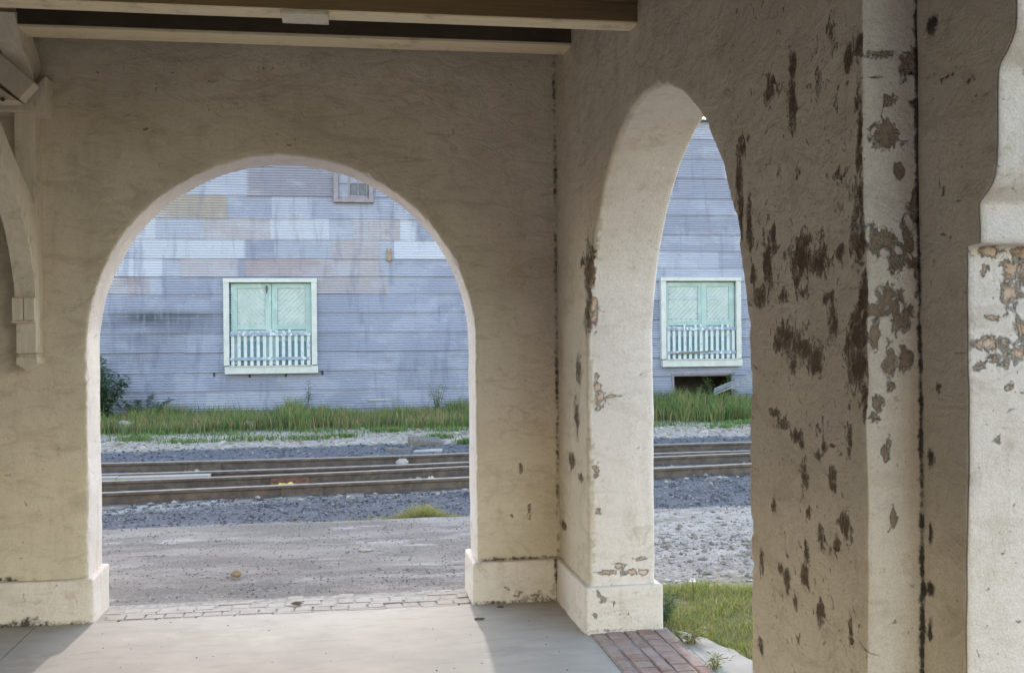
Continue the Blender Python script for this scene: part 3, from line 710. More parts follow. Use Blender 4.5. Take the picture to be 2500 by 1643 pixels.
# pale concrete walk outside arch 2, broken diagonal edge against the lawn
e = [P(1655, 1540, 2, 0), P(1700, 1553, 2, 0), P(1745, 1568, 2, 0), P(1790, 1588, 2, 0), P(1825, 1606, 2, 0), P(1900, 1650, 2, 0)]
poly = [(1.748, -.98)] + [(p[0], p[1]) for p in e] + [(2.75, -4.6), (1.748, -4.6)]
pp = [np.array(poly[0])]
for a, c in zip(poly[:-1], poly[1:]):
    k = max(1, int(np.linalg.norm(np.array(c) - np.array(a)) / .05))
    for i in range(k):
        q = np.array(a) + (np.array(c) - np.array(a)) * (i + 1) / k; pp.append(q + RS.uniform(-.012, .012, 2) * (1 if q[0] > 1.76 and q[1] > -4.5 else 0))
b = MB(); b.prism([tuple(q) for q in pp], lambda p: (p[0], p[1], .004), lambda p: (p[0], p[1], -.08)); props(b.build('walkway', M['walk']), kind='structure')

# ------------------------------------------------------------------ yard ground
gx = np.array([-400, -150, -60, -30, -15] + list(np.arange(-8, 14, .085)) + [18, 30, 60, 150, 400])
gy = np.array([-400, -150, -60, -30, -18] + list(np.arange(-7, -1.6, .3)) + list(np.arange(-1.6, 17.6, .075)) + [20, 25, 40, 80, 200, 400])
GX, GY = np.meshgrid(gx, gy)
def base_h(x, y):
    def st(v, a, b): t = np.clip((v - a) / (b - a), 0, 1); return t * t * (3 - 2 * t)
    h = -.035 - .085 * st(y, 3.385, 3.43) - .01 * st(y, 4.4, 4.9) + .02 * st(y, 8.3, 9.5) + .02 * st(y, 10, 12)
    h = np.where((x < 1.9) & (y < .40), -.14, h)
    h = np.where((x >= 1.9) & (y < .4), -.025, h)
    return h
H = base_h(GX, GY)
V = np.column_stack([GX.ravel(), GY.ravel(), H.ravel()])
for i, p in enumerate(V):
    if -9 < p[0] < 15 and -2 < p[1] < 18:
        q = Vector((p[0], p[1], 0)); a = 1.0 if p[1] > 3.45 else .55
        p[2] += a * (mnoise.noise(q * 1.1) * .018 + mnoise.noise(q * 4.3) * .010 + mnoise.noise(q * 11) * .006)
nx = len(gx)
Fc = [(j * nx + i, j * nx + i + 1, (j + 1) * nx + i + 1, (j + 1) * nx + i) for j in range(len(gy) - 1) for i in range(nx - 1)]
props(mk('ground', V, Fc, M['ground'], None, True), kind='structure')
def gh(x, y): return float(base_h(np.array(x), np.array(y)))

# ------------------------------------------------------------------ rails
def rail_mesh(pts, name):
    """rail section swept along pts (x, y, ztop)"""
    sec = [(-.066, -.135), (.066, -.135), (.066, -.126), (.012, -.112), (.010, -.045), (.033, -.034), (.034, -.006), (.026, 0), (-.026, 0), (-.034, -.006), (-.033, -.034), (-.010, -.045), (-.012, -.112), (-.066, -.126)]
    b = MB(); k = len(sec); V, Fc = [], []
    for i, p in enumerate(pts):
        a = np.array(pts[max(i - 1, 0)][:2]); c = np.array(pts[min(i + 1, len(pts) - 1)][:2]); d = (c - a) / np.linalg.norm(c - a); nn = (-d[1], d[0])
        V += [(p[0] + nn[0] * s[0], p[1] + nn[1] * s[0], p[2] + s[1]) for s in sec]
    for i in range(len(pts) - 1): Fc += [(i * k + j, i * k + (j + 1) % k, (i + 1) * k + (j + 1) % k, (i + 1) * k + j) for j in range(k)]
    Fc += [tuple(range(k)), tuple((len(pts) - 1) * k + j for j in range(k - 1, -1, -1))]
    b.add(V, Fc); o = b.build(name, M['rust']); o.data.materials.append(M['railtop'])
    for f in o.data.polygons:
        if f.normal.z > .6 and f.center.z > pts[0][2] - .02: f.material_index = 1
    return o
def rail_pts(px, ext=9.0):
    q = [P(x, y, 2, 0.0) for x, y in px]
    a, c = q[0] - q[1], q[-1] - q[-2]
    q = [q[0] + a / np.linalg.norm(a) * ext] + q + [q[-1] + c / np.linalg.norm(c) * ext]
    out = []
    for s, e in zip(q[:-1], q[1:]):
        k = max(1, int(np.linalg.norm(e - s) / .6)); out += [s + (e - s) * i / k for i in range(k)]
    out.append(q[-1])
    # light smoothing of kinks
    for _ in range(6): out = [out[0]] + [(out[i - 1] + 2 * out[i] + out[i + 1]) / 4 for i in range(1, len(out) - 1)] + [out[-1]]
    return [tuple(p) for p in out]
rail_px = {1: [(247, 1130), (700, 1120), (1143, 1107), (1600, 1082), (1827, 1078)],
           2: [(247, 1157), (700, 1145), (1143, 1128), (1600, 1104), (1827, 1099)],
           3: [(247, 1174), (640, 1161), (900, 1149), (1143, 1138), (1600, 1113), (1827, 1105)],
           4: [(247, 1202), (640, 1186), (900, 1174), (1143, 1165), (1600, 1142), (1827, 1131)]}
RL = {}
lab = {1: 'farthest rusty rail, in front of the dark gravel strip', 2: 'second rusty rail from the warehouse, with dark gaps behind it', 3: 'rusty rail with the bright orange splice bar and four bolts', 4: 'nearest rusty rail, beside the crumpled yellow bag'}
for k, px in rail_px.items():
    RL[k] = rail_pts(px); o = rail_mesh(RL[k], 'rail'); props(o, lab[k], 'rail', 'rails of the railway track'); RL[k, 'o'] = o
def joint(k, xa, xb, mat, bolts=4, label=None):
    pts = np.array(RL[k]); b = MB()
    at = lambda x: np.array([np.interp(x, pts[:, 0], pts[:, 1]), np.interp(x, pts[:, 0], pts[:, 2])])
    ya, yb = at(xa), at(xb); d = np.array([xb - xa, yb[0] - ya[0]]); d /= np.linalg.norm(d); nn = np.array([d[1], -d[0]])
    def pt(x, off, dz): y_, z_ = at(x); return (x + nn[0] * off, y_ + nn[1] * off, z_ + dz)
    V = [pt(x, o_, z_) for x in (xa, xb) for o_, z_ in ((.012, -.040), (.040, -.042), (.034, -.070), (.034, -.090), (.058, -.118), (.012, -.118))]
    Fc = [(j, (j + 1) % 6, (j + 1) % 6 + 6, j + 6) for j in range(6)] + [(5, 4, 3, 2, 1, 0), (6, 7, 8, 9, 10, 11)]
    b.add(V, Fc); o = b.build('splice_bar', mat, None); o.parent = RL[k, 'o']
    if label: o['label'] = label
    for i in range(bolts):
        x = xa + (xb - xa) * (i + .5) / bolts; c = MB(); c.tube([pt(x, .034, -.08), pt(x, .052, -.08)], .014, 6)
        q = c.build('bolt', M['rust']); q.parent = o
xa, xb = P(660, 1180, 2, 0)[0], P(752, 1170, 2, 0)[0]
def xat(k, px):
    pts = np.array(RL[k]); dd = (pts - CAM); dep = dd @ FW; sx = CX + F_PX * (dd @ RR) / dep
    return float(np.interp(px, sx, pts[:, 0]))
joint(3, xat(3, 660), xat(3, 754), M['joint'], 4, 'orange rusty splice bar')
joint(4, xat(4, 686), xat(4, 787), M['rust'], 4)
joint(1, xat(1, 461), xat(1, 541), M['rust'], 4)
# sleepers, mostly sunk in dirt
prev = None
spots = np.arange(-5.4, 8.6, .62)
tie = None
for i, x in enumerate(spots):
    y0 = np.interp(x, [p[0] for p in RL[4]], [p[1] for p in RL[4]]) - .35; y1 = np.interp(x, [p[0] for p in RL[1]], [p[1] for p in RL[1]]) + rnd.uniform(.0, .22)
    V, Fc = rbox_data(-.10, .10, -.5, .5, -.09, .0, .012, 9e9)
    if tie is None: tie = o = mk('sleeper', V, Fc, M['tie'])
    else: o = tie.copy(); COL.objects.link(o)
    o.location = (x + rnd.uniform(-.06, .06), (y0 + y1) / 2, -.124 + rnd.uniform(-.008, .010)); o.scale = (1, (y1 - y0), 1); o.rotation_euler = (0, 0, rnd.uniform(-.04, .04))
    props(o, 'weathered grey sleeper sunk in dirt under the rails', 'sleeper', 'sunken sleepers under the rails')
# plank between second and third rail
a, c = P(200, 1165, 2, -.03), P(515, 1157, 2, -.03)
b = MB(); b.box(a[0] - 1.5, a[0] + .42, -.10, .10, -.10, -.02, bev=.008); b.box(a[0] + .426, c[0], -.10, .09, -.10, -.024, bev=.010)
o = b.build('crossing_plank', M['plank']); ang = math.atan2(c[1] - a[1], c[0] - a[0])
o.data.transform(Matrix.Translation((-a[0], 0, 0))); o.location = (a[0], a[1] - .06, 0.0); o.rotation_euler = (0, 0, ang)
props(o, 'pale weathered timber plank lying between the middle rails', 'plank')
# concrete drain pieces by the far rail
for (px, py, wx, wy, hz, nm, lb) in [(975, 1099, .20, .20, .05, 'rubble_slab', 'tilted flat grey slab behind the far rail'), (1045, 1100, .22, .16, .035, 'kerb_block', 'smooth pale block beside the far rail and grey drain'), (1038, 1085, .26, .34, .12, 'rubble_block', 'dark grey squarish block above the smooth pale block')]:
    p = P(px, py, 2, -.1); V, Fc = rbox_data(-wx, wx, -wy / 2, wy / 2, -.08, hz - .02, .025, .09)
    o = mk(nm, rough(np.array(V), 3.0), Fc, M['plank'] if nm == 'kerb_block' else M['tie'], None, True); o.location = (p[0], p[1], -.10); o.rotation_euler = (rnd.uniform(-.1, .15), rnd.uniform(-.1, .1), rnd.uniform(-.3, .3)); props(o, lb, 'rubble')

# ------------------------------------------------------------------ loose stones
def stones(name, n, sampler, smin, smax, cols, kind='stuff'):
    ico = bmesh.new(); bmesh.ops.create_icosphere(ico, subdivisions=1, radius=1.0); bv = np.array([v.co for v in ico.verts]); bf = [tuple(v.index for v in f.verts) for f in ico.faces]; ico.free()
    cheap = np.array([(1, 0, 0), (-1, 0, 0), (0, 1, 0), (0, -1, 0), (0, 0, 1), (0, 0, -1)], float); cf = [(0, 2, 4), (2, 1, 4), (1, 3, 4), (3, 0, 4), (2, 0, 5), (1, 2, 5), (3, 1, 5), (0, 3, 5)]
    Vs, Fs, Cs, off = [], [], [], 0
    for i in range(n):
        x, y, z = sampler(); s = smin + (smax - smin) * RS.rand() ** 2.2
        src, sf = (bv, bf) if s > .02 else (cheap, cf)
        v = src * (1 + RS.uniform(-.28, .28, src.shape)) * s * np.array([1, RS.uniform(.7, 1.1), RS.uniform(.45, .8)])
        a = RS.rand() * 6.28; ca, sa = math.cos(a), math.sin(a); v = v @ np.array([[ca, -sa, 0], [sa, ca, 0], [0, 0, 1]])
        Vs.append(v + (x, y, z + s * .12)); Fs += [tuple(k + off for k in f) for f in sf]; off += len(src)
        c = np.array(cols[RS.randint(len(cols))]) * RS.uniform(.75, 1.2); Cs.append(np.tile(c, (len(src), 1)))
    o = mk(name, np.vstack(Vs), Fs, M['grav'], None, False, {'tint': np.vstack(Cs) * .62}); props(o, kind='stuff'); return o
BLUE = [(.085, .085, .10), (.12, .12, .14), (.17, .165, .18), (.10, .098, .11), (.21, .205, .215), (.14, .138, .16), (.40, .37, .35), (.30, .28, .265)]
PALE = [(.48, .42, .365), (.58, .52, .46), (.38, .325, .28), (.31, .265, .22)]
PALEW = [(.58, .49, .40), (.46, .38, .30), (.36, .285, .22), (.68, .60, .50)]
GREY = [(.12, .115, .11), (.19, .18, .17), (.27, .25, .235), (.38, .35, .325), (.16, .16, .175)]
def near_ballast():
    while True:
        x = RS.uniform(-4.2, 7.5); y = RS.uniform(3.42, 6.3); lim = np.interp(x, [p[0] for p in RL[4]], [p[1] for p in RL[4]]) - .1
        if y < lim and RS.rand() < (.25 + .75 * min(1, max(0, (y - 3.5) / .8))): return x, y, gh(x, y) + mnoise.noise(Vector((x, y, 0)) * 1.1) * .018
def far_ballast():
    x = RS.uniform(-6, 10); y = RS.uniform(8.15, 10.9); return x, y, gh(x, y) + mnoise.noise(Vector((x, y, 0)) * 1.1) * .018
def track_mid():
    x = RS.uniform(-4.5, 8.5); y = RS.uniform(5.2, 8.1); return x, y, gh(x, y) + mnoise.noise(Vector((x, y, 0)) * 1.1) * .018
def pale_dirt():
    x = RS.uniform(-6, 11); y = 10.6 + 3.2 * RS.beta(1.6, 2.2); return x, y, gh(x, y) + mnoise.noise(Vector((x, y, 0)) * 1.1) * .018
def yard():
    x = RS.uniform(-2.4, 6.0); y = RS.uniform(.6, 3.36); return x, y, gh(x, y) + mnoise.noise(Vector((x, y, 0)) * 1.1) * .010
def rubble():
    x = RS.uniform(2.0, 5.5); y = RS.normal(1.7, .75); return x, max(.4, min(3.3, y)), -.033
stones('ballast_gravel', 17000, near_ballast, .006, .022, BLUE + GREY)
stones('ballast_gravel', 7000, far_ballast, .010, .030, BLUE)
stones('track_gravel', 2600, track_mid, .010, .045, PALE + BLUE)
stones('pale_rubble', 2600, pale_dirt, .010, .055, PALEW)
stones('yard_gravel', 9000, yard, .003, .011, [(.34, .32, .305), (.28, .26, .25), (.24, .225, .21), (.40, .38, .36), (.30, .28, .26)])
stones('pale_rubble', 3200, rubble, .006, .028, PALE + [(.58, .55, .52)])

def lump(name, loc, size, mat, label, cat, seed=0, squash=(1, 1, .7), sub_=3, amp=.35, fr=1.6):
    bm = bmesh.new(); bmesh.ops.create_icosphere(bm, subdivisions=sub_, radius=1.0)
    for v in bm.verts:
        k = 1 + amp * mnoise.noise(v.co * fr + Vector((seed, seed * 2, 1))) + amp * .5 * mnoise.noise(v.co * fr * 2.7 + Vector((seed, 1, 5))); v.co *= k
        v.co = Vector((v.co.x * size * squash[0], v.co.y * size * squash[1], v.co.z * size * squash[2]))
    me = bpy.data.meshes.new(name); bm.to_mesh(me); bm.free(); me.materials.append(mat)
    o = bpy.data.objects.new(name, me); COL.objects.link(o); o.location = loc; props(o, label, cat); return o
p = P(578, 1411, 2, -.03); lump('stone', (p[0], p[1], .0), .035, M['brownstone'], 'round tan stone alone on the grey yard near the brick sill', 'stone', 3)
p = P(700, 1199, 2, -.10); lump('plastic_bag', (p[0], p[1], -.06), .085, M['yellow'], 'crumpled yellow plastic bag against the nearest rail', 'litter', 8, (1.2, .7, .6), 4, .55, 2.6)
p = P(677, 1199, 2, -.11); lump('paper_scrap', (p[0] - .03, p[1], -.075), .06, M['whitep'], 'white paper scrap just left of the yellow bag', 'litter', 5, (1.3, .7, .4), 3, .5, 2.4)
p = P(1053, 1190, 2, -.11); lump('paper_wad', (p[0], p[1], -.06), .07, M['whitep'], 'crumpled pale paper wad by the nearest rail on the right', 'litter', 12, (.9, .6, .95), 4, .75, 2.0)
p = P(982, 1131, 2, -.10); lump('stone', (p[0], p[1], -.085), .075, M['stone'], 'rounded white stone between the two farthest rails', 'stone', 21, (1, .8, .7))
p = P(305, 1052, 2, -.09); lump('stone', (p[0], p[1], -.02), .14, M['stone'], 'pointed pale stone at the grass edge on the left', 'stone', 31, (1, .7, .9))
p = P(605, 1047, 2, -.09); lump('stone', (p[0], p[1], -.03), .12, M['stone'], 'pale stone by the grass below the first freight door', 'stone', 37, (1.1, .7, .7))
p = P(890, 1343, 2, -.03); lump('stone', (p[0], p[1], -.03), .035, M['stone'], 'flat pale stone on the right half of the yard', 'stone', 41, (1.5, .8, .4))
p = P(1050 + 620 / 5.1625, 1300 + 1095 / 5.1625, 2, 0); o = lump('wood_chip', (p[0], p[1], .006), .019, M['chip'], 'small olive wood chip on the shaded edge of the bright floor', 'debris', 2, (1.6, .6, .32), 3, .3, 1.5)
p = P(724, 1475, 2, 0); lump('leaf_litter', (p[0], p[1], .008), .022, M['chip'], 'dark dry leaf scrap on the brick sill', 'debris', 6, (1.5, .7, .4), 3, .4, 2.0)
p = P(1050 + 885 / 5.1625, 1300 + 940 / 5.1625, 2, 0); lump('leaf_litter', (p[0], p[1], .005), .013, M['chip'], 'tiny dark scrap at the foot of the corner plinth', 'debris', 9, (1.5, .8, .5))
def crumbs():
    return RS.uniform(-1.5, 1.2), RS.uniform(-1.6, -.05), -.001
def crumb_stuff():
    o = stones('floor_grit', 130, crumbs, .0025, .007, [(.08, .07, .06), (.12, .10, .08), (.2, .18, .15)]); return o
crumb_stuff()

# ------------------------------------------------------------------ warehouse
YW = 17.0
wh = props(empty('warehouse', (2, YW, 0)), 'warehouse clad in patched blue grey corrugated tin across the railway tracks', 'building')
TONES = {'b': (.29, .305, .39), 'l': (.36, .375, .455), 'w': (.46, .475, .545), 'd': (.235, .245, .325), 'g': (.24, .235, .285), 't': (.335, .295, .265), 'p': (.38, .355, .39), 'r': (.335, .29, .31)}
rows1 = [-.15, .10, .52, .936, 1.34, 1.75, 2.17, 2.58, 2.945, 3.33, 3.73, 4.19, 4.65, 5.28, 5.75, 6.46]
rows2_ = [-.15, .28, .695, 1.12, 1.55, 1.98, 2.42, 2.84, 3.14, 3.52, 3.89, 4.33, 4.72, 5.17, 5.60, 6.05, 6.46]
def xw(px, py=800): return P(px, py, 1, YW)[0]
# hand placed sheets (native px range -> row index, tone)
def zx(zoomx): return xw(200 + zoomx / 2.37)
hand = {12: [(-9, zx(970), 'l'), (zx(970), zx(1465), 'g'), (zx(1465), 4.6, 'b')],
        11: [(-9, zx(380), 'l'), (zx(380), zx(842), 't'), (zx(842), zx(1110), 'b'), (zx(1110), zx(1335), 'l'), (zx(1335), zx(1815), 'b'), (zx(1815), 4.6, 'l')],
        10: [(-9, zx(440), 'w'), (zx(440), zx(715), 'l'), (zx(715), zx(1100), 'p'), (zx(1100), zx(1430), 'w'), (zx(1430), zx(1580), 'l'), (zx(1580), zx(1840), 'p'), (zx(1840), zx(1940), 'w'), (zx(1940), 4.6, 'b')],
        9: [(-9, zx(320), 'l'), (zx(320), zx(600), 'w'), (zx(600), zx(950), 'w'), (zx(950), zx(1110), 'b'), (zx(1110), zx(1458), 'l'), (zx(1458), zx(1720), 'p'), (zx(1720), zx(1815), 'l'), (zx(1815), 4.6, 'w')],
        8: [(-9, zx(225), 'w'), (zx(225), zx(480), 'w'), (zx(480), zx(580), 'l'), (zx(580), zx(905), 'p'), (zx(905), zx(955), 'b'), (zx(955), zx(1450), 'r'), (zx(1450), zx(1730), 'p'), (zx(1730), zx(1810), 'l'), (zx(1810), 4.6, 'b')],
        7: [(-9, zx(270), 'p'), (zx(270), zx(390), 'r'), (zx(390), zx(480), 'l'), (zx(480), zx(830), 'b'), (zx(830), zx(1360), 'b'), (zx(1360), zx(1770), 'p'), (zx(1770), 4.6, 'b')]}
def corr(name, x0, x1, rows, hnd, pool, holes=()):
    V, Fc, tone = [], [], []
    per, A = .0535, .0130
    r_ = random.Random(5 if x0 < 0 else 17)
    for ri, (z0, z1) in enumerate(zip(rows[:-1], rows[1:])):
        sheets = hnd.get(ri)
        if not sheets:
            sheets, x = [], x0
            while x < x1:
                l = r_.uniform(1.5, 2.9); sheets.append((x, min(x + l, x1), r_.choice(pool))); x += l
        cut = []
        for (a, c, t) in sheets:
            segs = [(a, c)]
            for (ha, hb, hz0, hz1) in holes:
                if z0 >= hz0 - .02 and z1 <= hz1 + .02:
                    ns = []
                    for s, e_ in segs:
                        if e_ <= ha or s >= hb: ns.append((s, e_))
                        else:
                            if s < ha: ns.append((s, ha))
                            if e_ > hb: ns.append((hb, e_))
                    segs = ns
            cut += [(s, e_, t) for s, e_ in segs]
        for si, (a, c, t) in enumerate(cut):
            tilt = r_.uniform(-.006, .006); col = np.array(TONES[t]) * (r_.uniform(.95, 1.05) if hnd.get(ri) else r_.uniform(.92, 1.07)); ov = .03
            zz = np.arange(z0 - ov, z1 + .012, per / 8); ph = r_.uniform(0, .2); dy0 = (si % 2) * .007
            b0 = len(V); xs = [a - .02] + [a + (c - a) * k / 3 for k in (1, 2)] + [c + .02]
            wav = [r_.uniform(-.003, .003) for _ in xs]
            for z in zz:
                f = (z - z0) / (z1 - z0)
                for xi, x in enumerate(xs):
                    off = A * math.cos(2 * math.pi * (z / per + ph)) + .022 * (1 - f) + dy0 + wav[xi]
                    V.append((x, YW - .02 - off, z + tilt * (x - a) / max(.3, c - a))); tone.append(col)
            k = len(xs)
            for j in range(len(zz) - 1):
                for i in range(k - 1): Fc.append((b0 + j * k + i, b0 + j * k + i + 1, b0 + (j + 1) * k + i + 1, b0 + (j + 1) * k + i))
    V = np.array(V)
    st = blob_field(V, [((zxw, YW, z), (rx, 1, rz), a) for zxw, z, rx, rz, a in [(zx(430), 2.05, .75, .16, 1.0), (zx(560), 2.12, .45, .12, .9), (zx(270), 1.92, .5, .12, .8), (zx(640), 2.0, .12, .35, .6), (zx(430), 1.65, .8, .25, .45), (zx(300), 1.2, .9, .3, .35)]])
    return child(mk(name, V, Fc, M['galv'], None, True, {'tone': np.array(tone), 'stain': st}), wh)
hx0, hx1 = P(1643, 930, 1, YW)[0], P(1786, 930, 1, YW)[0]
corr('corrugated_wall', -10.0, 4.6, rows1, hand, 'bbbbbbl')
corr('corrugated_wall', 4.6, 15.0, rows2_, {}, 'lblbblb', [(hx0, hx1, -.15, .695)])
b = MB(); b.box(-10, 15, YW + .03, YW + .12, .72, 6.3); b.box(-10, hx0, YW + .03, YW + .12, -.2, .72); b.box(hx1, 15, YW + .03, YW + .12, -.2, .72); b.box(-10, 15, YW + .9, YW + 1.0, -.2, .719)
b.box(-10, 15, YW + 8.9, YW + 9, -.2, 6.3); b.box(-10, -9.9, YW + .12, YW + 8.9, -.2, 6.3); b.box(14.9, 15, YW + .12, YW + 8.9, -.2, 6.3); b.build('inner_boarding', M['void'], wh)
b = MB()   # low pitched corrugated roof with a scalloped edge
xs = np.arange(-10.3, 15.3, .018)
V, Fc = [], []
for x in xs:
    h = .010 * math.cos(2 * math.pi * x / .0725)
    V += [(x, YW - .22, 6.45 + h), (x, YW + 4.5, 7.0 + h), (x, YW + 9.2, 6.45 + h), (x, YW - .22, 6.43 + h)]
n_ = len(xs)
for i in range(n_ - 1):
    q, r = i * 4, i * 4 + 4
    Fc += [(q, r, r + 1, q + 1), (q + 1, r + 1, r + 2, q + 2), (q + 3, r + 3, r, q)]
child(mk('roof', V, Fc, M['tin'], None, True), wh)

def ybox(b, x0, x1, z0, z1, y0, y1, bev=.006, a=None): b.box(x0, x1, y0, y1, z0, z1, a=a, bev=bev)
def diag_boards(x0, x1, z0, z1, sgn, yv, n=12, w_=None):
    """thin raised battens at 45 degrees clipped to a panel"""
    b = MB(); W, Hh = x1 - x0, z1 - z0; b.box(x0, x1, yv, yv + .01, z0, z1); w_ = (W + Hh) / n / 1.4142 - .010
    for i in range(n):
        c = (W + Hh) * (i + .5) / n
        p0 = (max(0, c - Hh), min(c, Hh)); p1 = (min(c, W), max(0, c - W))
        if sgn < 0: p0, p1 = (W - p0[0], p0[1]), (W - p1[0], p1[1])
        d = np.array(p1) - np.array(p0); L_ = np.linalg.norm(d)
        if L_ < .14: continue
        p0 = np.array(p0) + d / L_ * w_ / 2; p1 = np.array(p1) - d / L_ * w_ / 2; d /= L_; nn = np.array([-d[1], d[0]]) * w_ / 2; o_ = np.array([x0, z0])
        q = [o_ + np.array(p0) + nn, o_ + np.array(p1) + nn, o_ + np.array(p1) - nn, o_ + np.array(p0) - nn]
        dy = .009
        b.prism([tuple(k) for k in q], lambda p: (p[0], yv - dy, p[1]), lambda p: (p[0], yv + .001, p[1]))
    return b
def freight_door(x0, x1, z0, z1, kind):
    """frame outer x0..x1, z0 (sill bottom)..z1"""
    fw = .115; sh = .175
    fr_ = MB(); yo = YW - .17
    ybox(fr_, x0, x0 + fw, z0 + sh, z1 - fw * .72, yo, YW - .02); ybox(fr_, x1 - fw, x1, z0 + sh, z1 - fw * .72, yo, YW - .02)
    ybox(fr_, x0 - .005, x1 + .005, z1 - fw * .72, z1, yo - .012, YW - .02)
    door = child(fr_.build('freight_door', M['frame']), wh)
    def s(o): o.parent = door; o.matrix_parent_inverse = Matrix.Identity(4); return o
    b = MB(); ybox(b, x0 + .02, x1 + .015, z0, z0 + sh - .02, yo - .02, YW - .02); ybox(b, x0 + fw, x1 - fw + .02, z0 + sh - .02, z0 + sh, yo - .05, YW - .02, .005); s(b.build('sill', M['frame']))
    ix0, ix1, iz0, iz1 = x0 + fw, x1 - fw, z0 + sh, z1 - fw * .72
    yl = YW - .075
    b = MB(); b.box(ix0, ix1, YW - .034, YW - .022, iz0, iz1); s(b.build('backing', M['void']))
    pz0 = iz0 + .48 * (iz1 - iz0)
    def leaf(lx0, lx1, stile, sg):
        b = MB(); top = iz1 - .02
        ybox(b, lx0, lx0 + stile, iz0 + .02, top, yl, yl + .04, .004); ybox(b, lx1 - stile, lx1, iz0 + .02, top, yl, yl + .04, .004)
        ybox(b, lx0 + stile, lx1 - stile, top - .10, top, yl + .001, yl + .039, .004); ybox(b, lx0 + stile, lx1 - stile, pz0 - .09, pz0, yl + .001, yl + .039, .004)
        ybox(b, lx0 + stile, lx1 - stile, pz0 - .34, pz0 - .105, yl + .008, yl + .039, .012)
        o = s(b.build('leaf', M['aqua']))
        for bb, mt in ((diag_boards(lx0 + stile, lx1 - stile, pz0, top - .10, sg, yl + .026, 13), M['panel']), (diag_boards(lx0 + stile, lx1 - stile, iz0 + .02, pz0 - .34, -sg, yl + .026, 8), M['aqua_dk'])):
            pn = bb.build('panel', mt); pn.parent = door; pn.matrix_parent_inverse = Matrix.Identity(4)
    if kind == 1:
        xm = (ix0 + ix1) / 2 + .02; leaf(ix0 + .035, xm - .004, .125, 1); leaf(xm + .004, ix1 - .005, .115, -1)
        b = MB(); hx = xm - .10; b.prism([(hx - .012, iz1 - .06), (hx + .012, iz1 - .06), (hx + .03, iz1 - .13), (hx + .008, iz1 - .21), (hx, iz1 - .24), (hx - .008, iz1 - .21), (hx - .03, iz1 - .13)], lambda p: (p[0], yl - .02, p[1]), lambda p: (p[0], yl - .001, p[1])); s(b.build('latch', M['rust']))
    else:
        xm = (ix0 + ix1) / 2 - .04; leaf(ix0 + .005, xm + .06, .07, -1); leaf(xm + .064, ix1 - .02, .12, -1)
    # picket barrier
    zr = iz0 + .37 * (iz1 - iz0) + (.0 if kind == 1 else .02)
    yp = yo + .035
    b = MB(); npk = 13; step = (ix1 - ix0) / npk
    for i in range(npk + 1):
        x = ix0 + step * (i + (.5 if i < npk else .0)) - (.0 if i < npk else .04); wk = step * .26
        if i == npk: continue
        ybox(b, x - wk, x + wk, iz0 + .002, zr - .02, yp + .012, yp + .03, .003)
        if rnd.random() < .7: ybox(b, x - wk * .9, x + wk * .7, zr + .045, zr + .045 + rnd.uniform(.02, .07), yp + .012, yp + .03, .003)
    g = s(b.build('picket_barrier', M['picket']))
    b = MB(); ybox(b, ix0 + .01, ix1 - .01, zr - .025, zr + .045, yp - .012, yp + .010, .004); ybox(b, ix0 + .01, ix1 - .01, iz0 + .11, iz0 + .175, yp - .012, yp + .010, .004)
    s(b.build('barrier_rail', M['railwood']))
    if kind == 2:
        b = MB(); b.prism([(ix0 + .10, iz0 + .125), (ix0 + .3, iz0 + .15), (ix0 + .75, iz0 + .165), (ix0 + 1.08, iz0 + .185), (ix0 + 1.10, iz0 + .165), (ix0 + .7, iz0 + .125), (ix0 + .3, iz0 + .105)], lambda p: (p[0], yp - .03, p[1]), lambda p: (p[0], yp - .013, p[1])); s(b.build('loose_slat', M['tie']))
    return door
def zw(px, py): return P(px, py, 1, YW - .17)[2]
def xf(px): return P(px, 800, 1, YW - .17)[0]
d1 = freight_door(xf(545.5), xf(774), zw(600, 913), zw(660, 680), 1); d1['label'] = 'freight door with two hinged leaves and a rusty latch'
d2 = freight_door(xf(1615), xf(1810.5), zw(1700, 895), zw(1700, 677), 2); d2['label'] = 'freight door with one broad leaf and a loose dark slat'
# small high window
wx0, wx1, wz0 = xf(817), xf(915), zw(866, 494); wz1 = wz0 + 1.05
b = MB(); ybox(b, wx0, wx0 + .10, wz0 + .07, wz1, YW - .13, YW - .02, .006); ybox(b, wx1 - .10, wx1, wz0 + .07, wz1, YW - .13, YW - .02, .006); ybox(b, wx0 - .01, wx1 + .01, wz1, wz1 + .1, YW - .14, YW - .02, .006); ybox(b, wx0, wx1, wz0, wz0 + .07, YW - .15, YW - .02, .006)
win = child(b.build('window', M['oldwood']), wh)
def s(o): o.parent = win; o.matrix_parent_inverse = Matrix.Identity(4); return o
gx0, gx1 = wx0 + .10, wx1 - .10; cw = (gx1 - gx0)
b = MB(); ybox(b, gx0, gx1, wz0 + .07, wz0 + .14, YW - .075, YW - .035, .004)
for f in (.36, .65, .94): ybox(b, gx0 + cw * f - .012, gx0 + cw * f + .012, wz0 + .14, wz1, YW - .075, YW - .035, .003)
for z in (.42, .72): ybox(b, gx0, gx1, wz0 + z - .011, wz0 + z + .011, YW - .073, YW - .036, .003)
s(b.build('sash', M['oldwood']))
b = MB(); b.box(gx0, gx0 + cw * .36, YW - .055, YW - .045, wz0 + .14, wz1); b.box(gx0 + cw * .36, gx1, YW - .055, YW - .045, wz0 + .42, wz1); s(b.build('pane', M['pane']))
b = MB(); b.box(gx0 + cw * .36, gx1, YW - .056, YW - .046, wz0 + .14, wz0 + .4195); s(b.build('pane', M['pane_dk']))
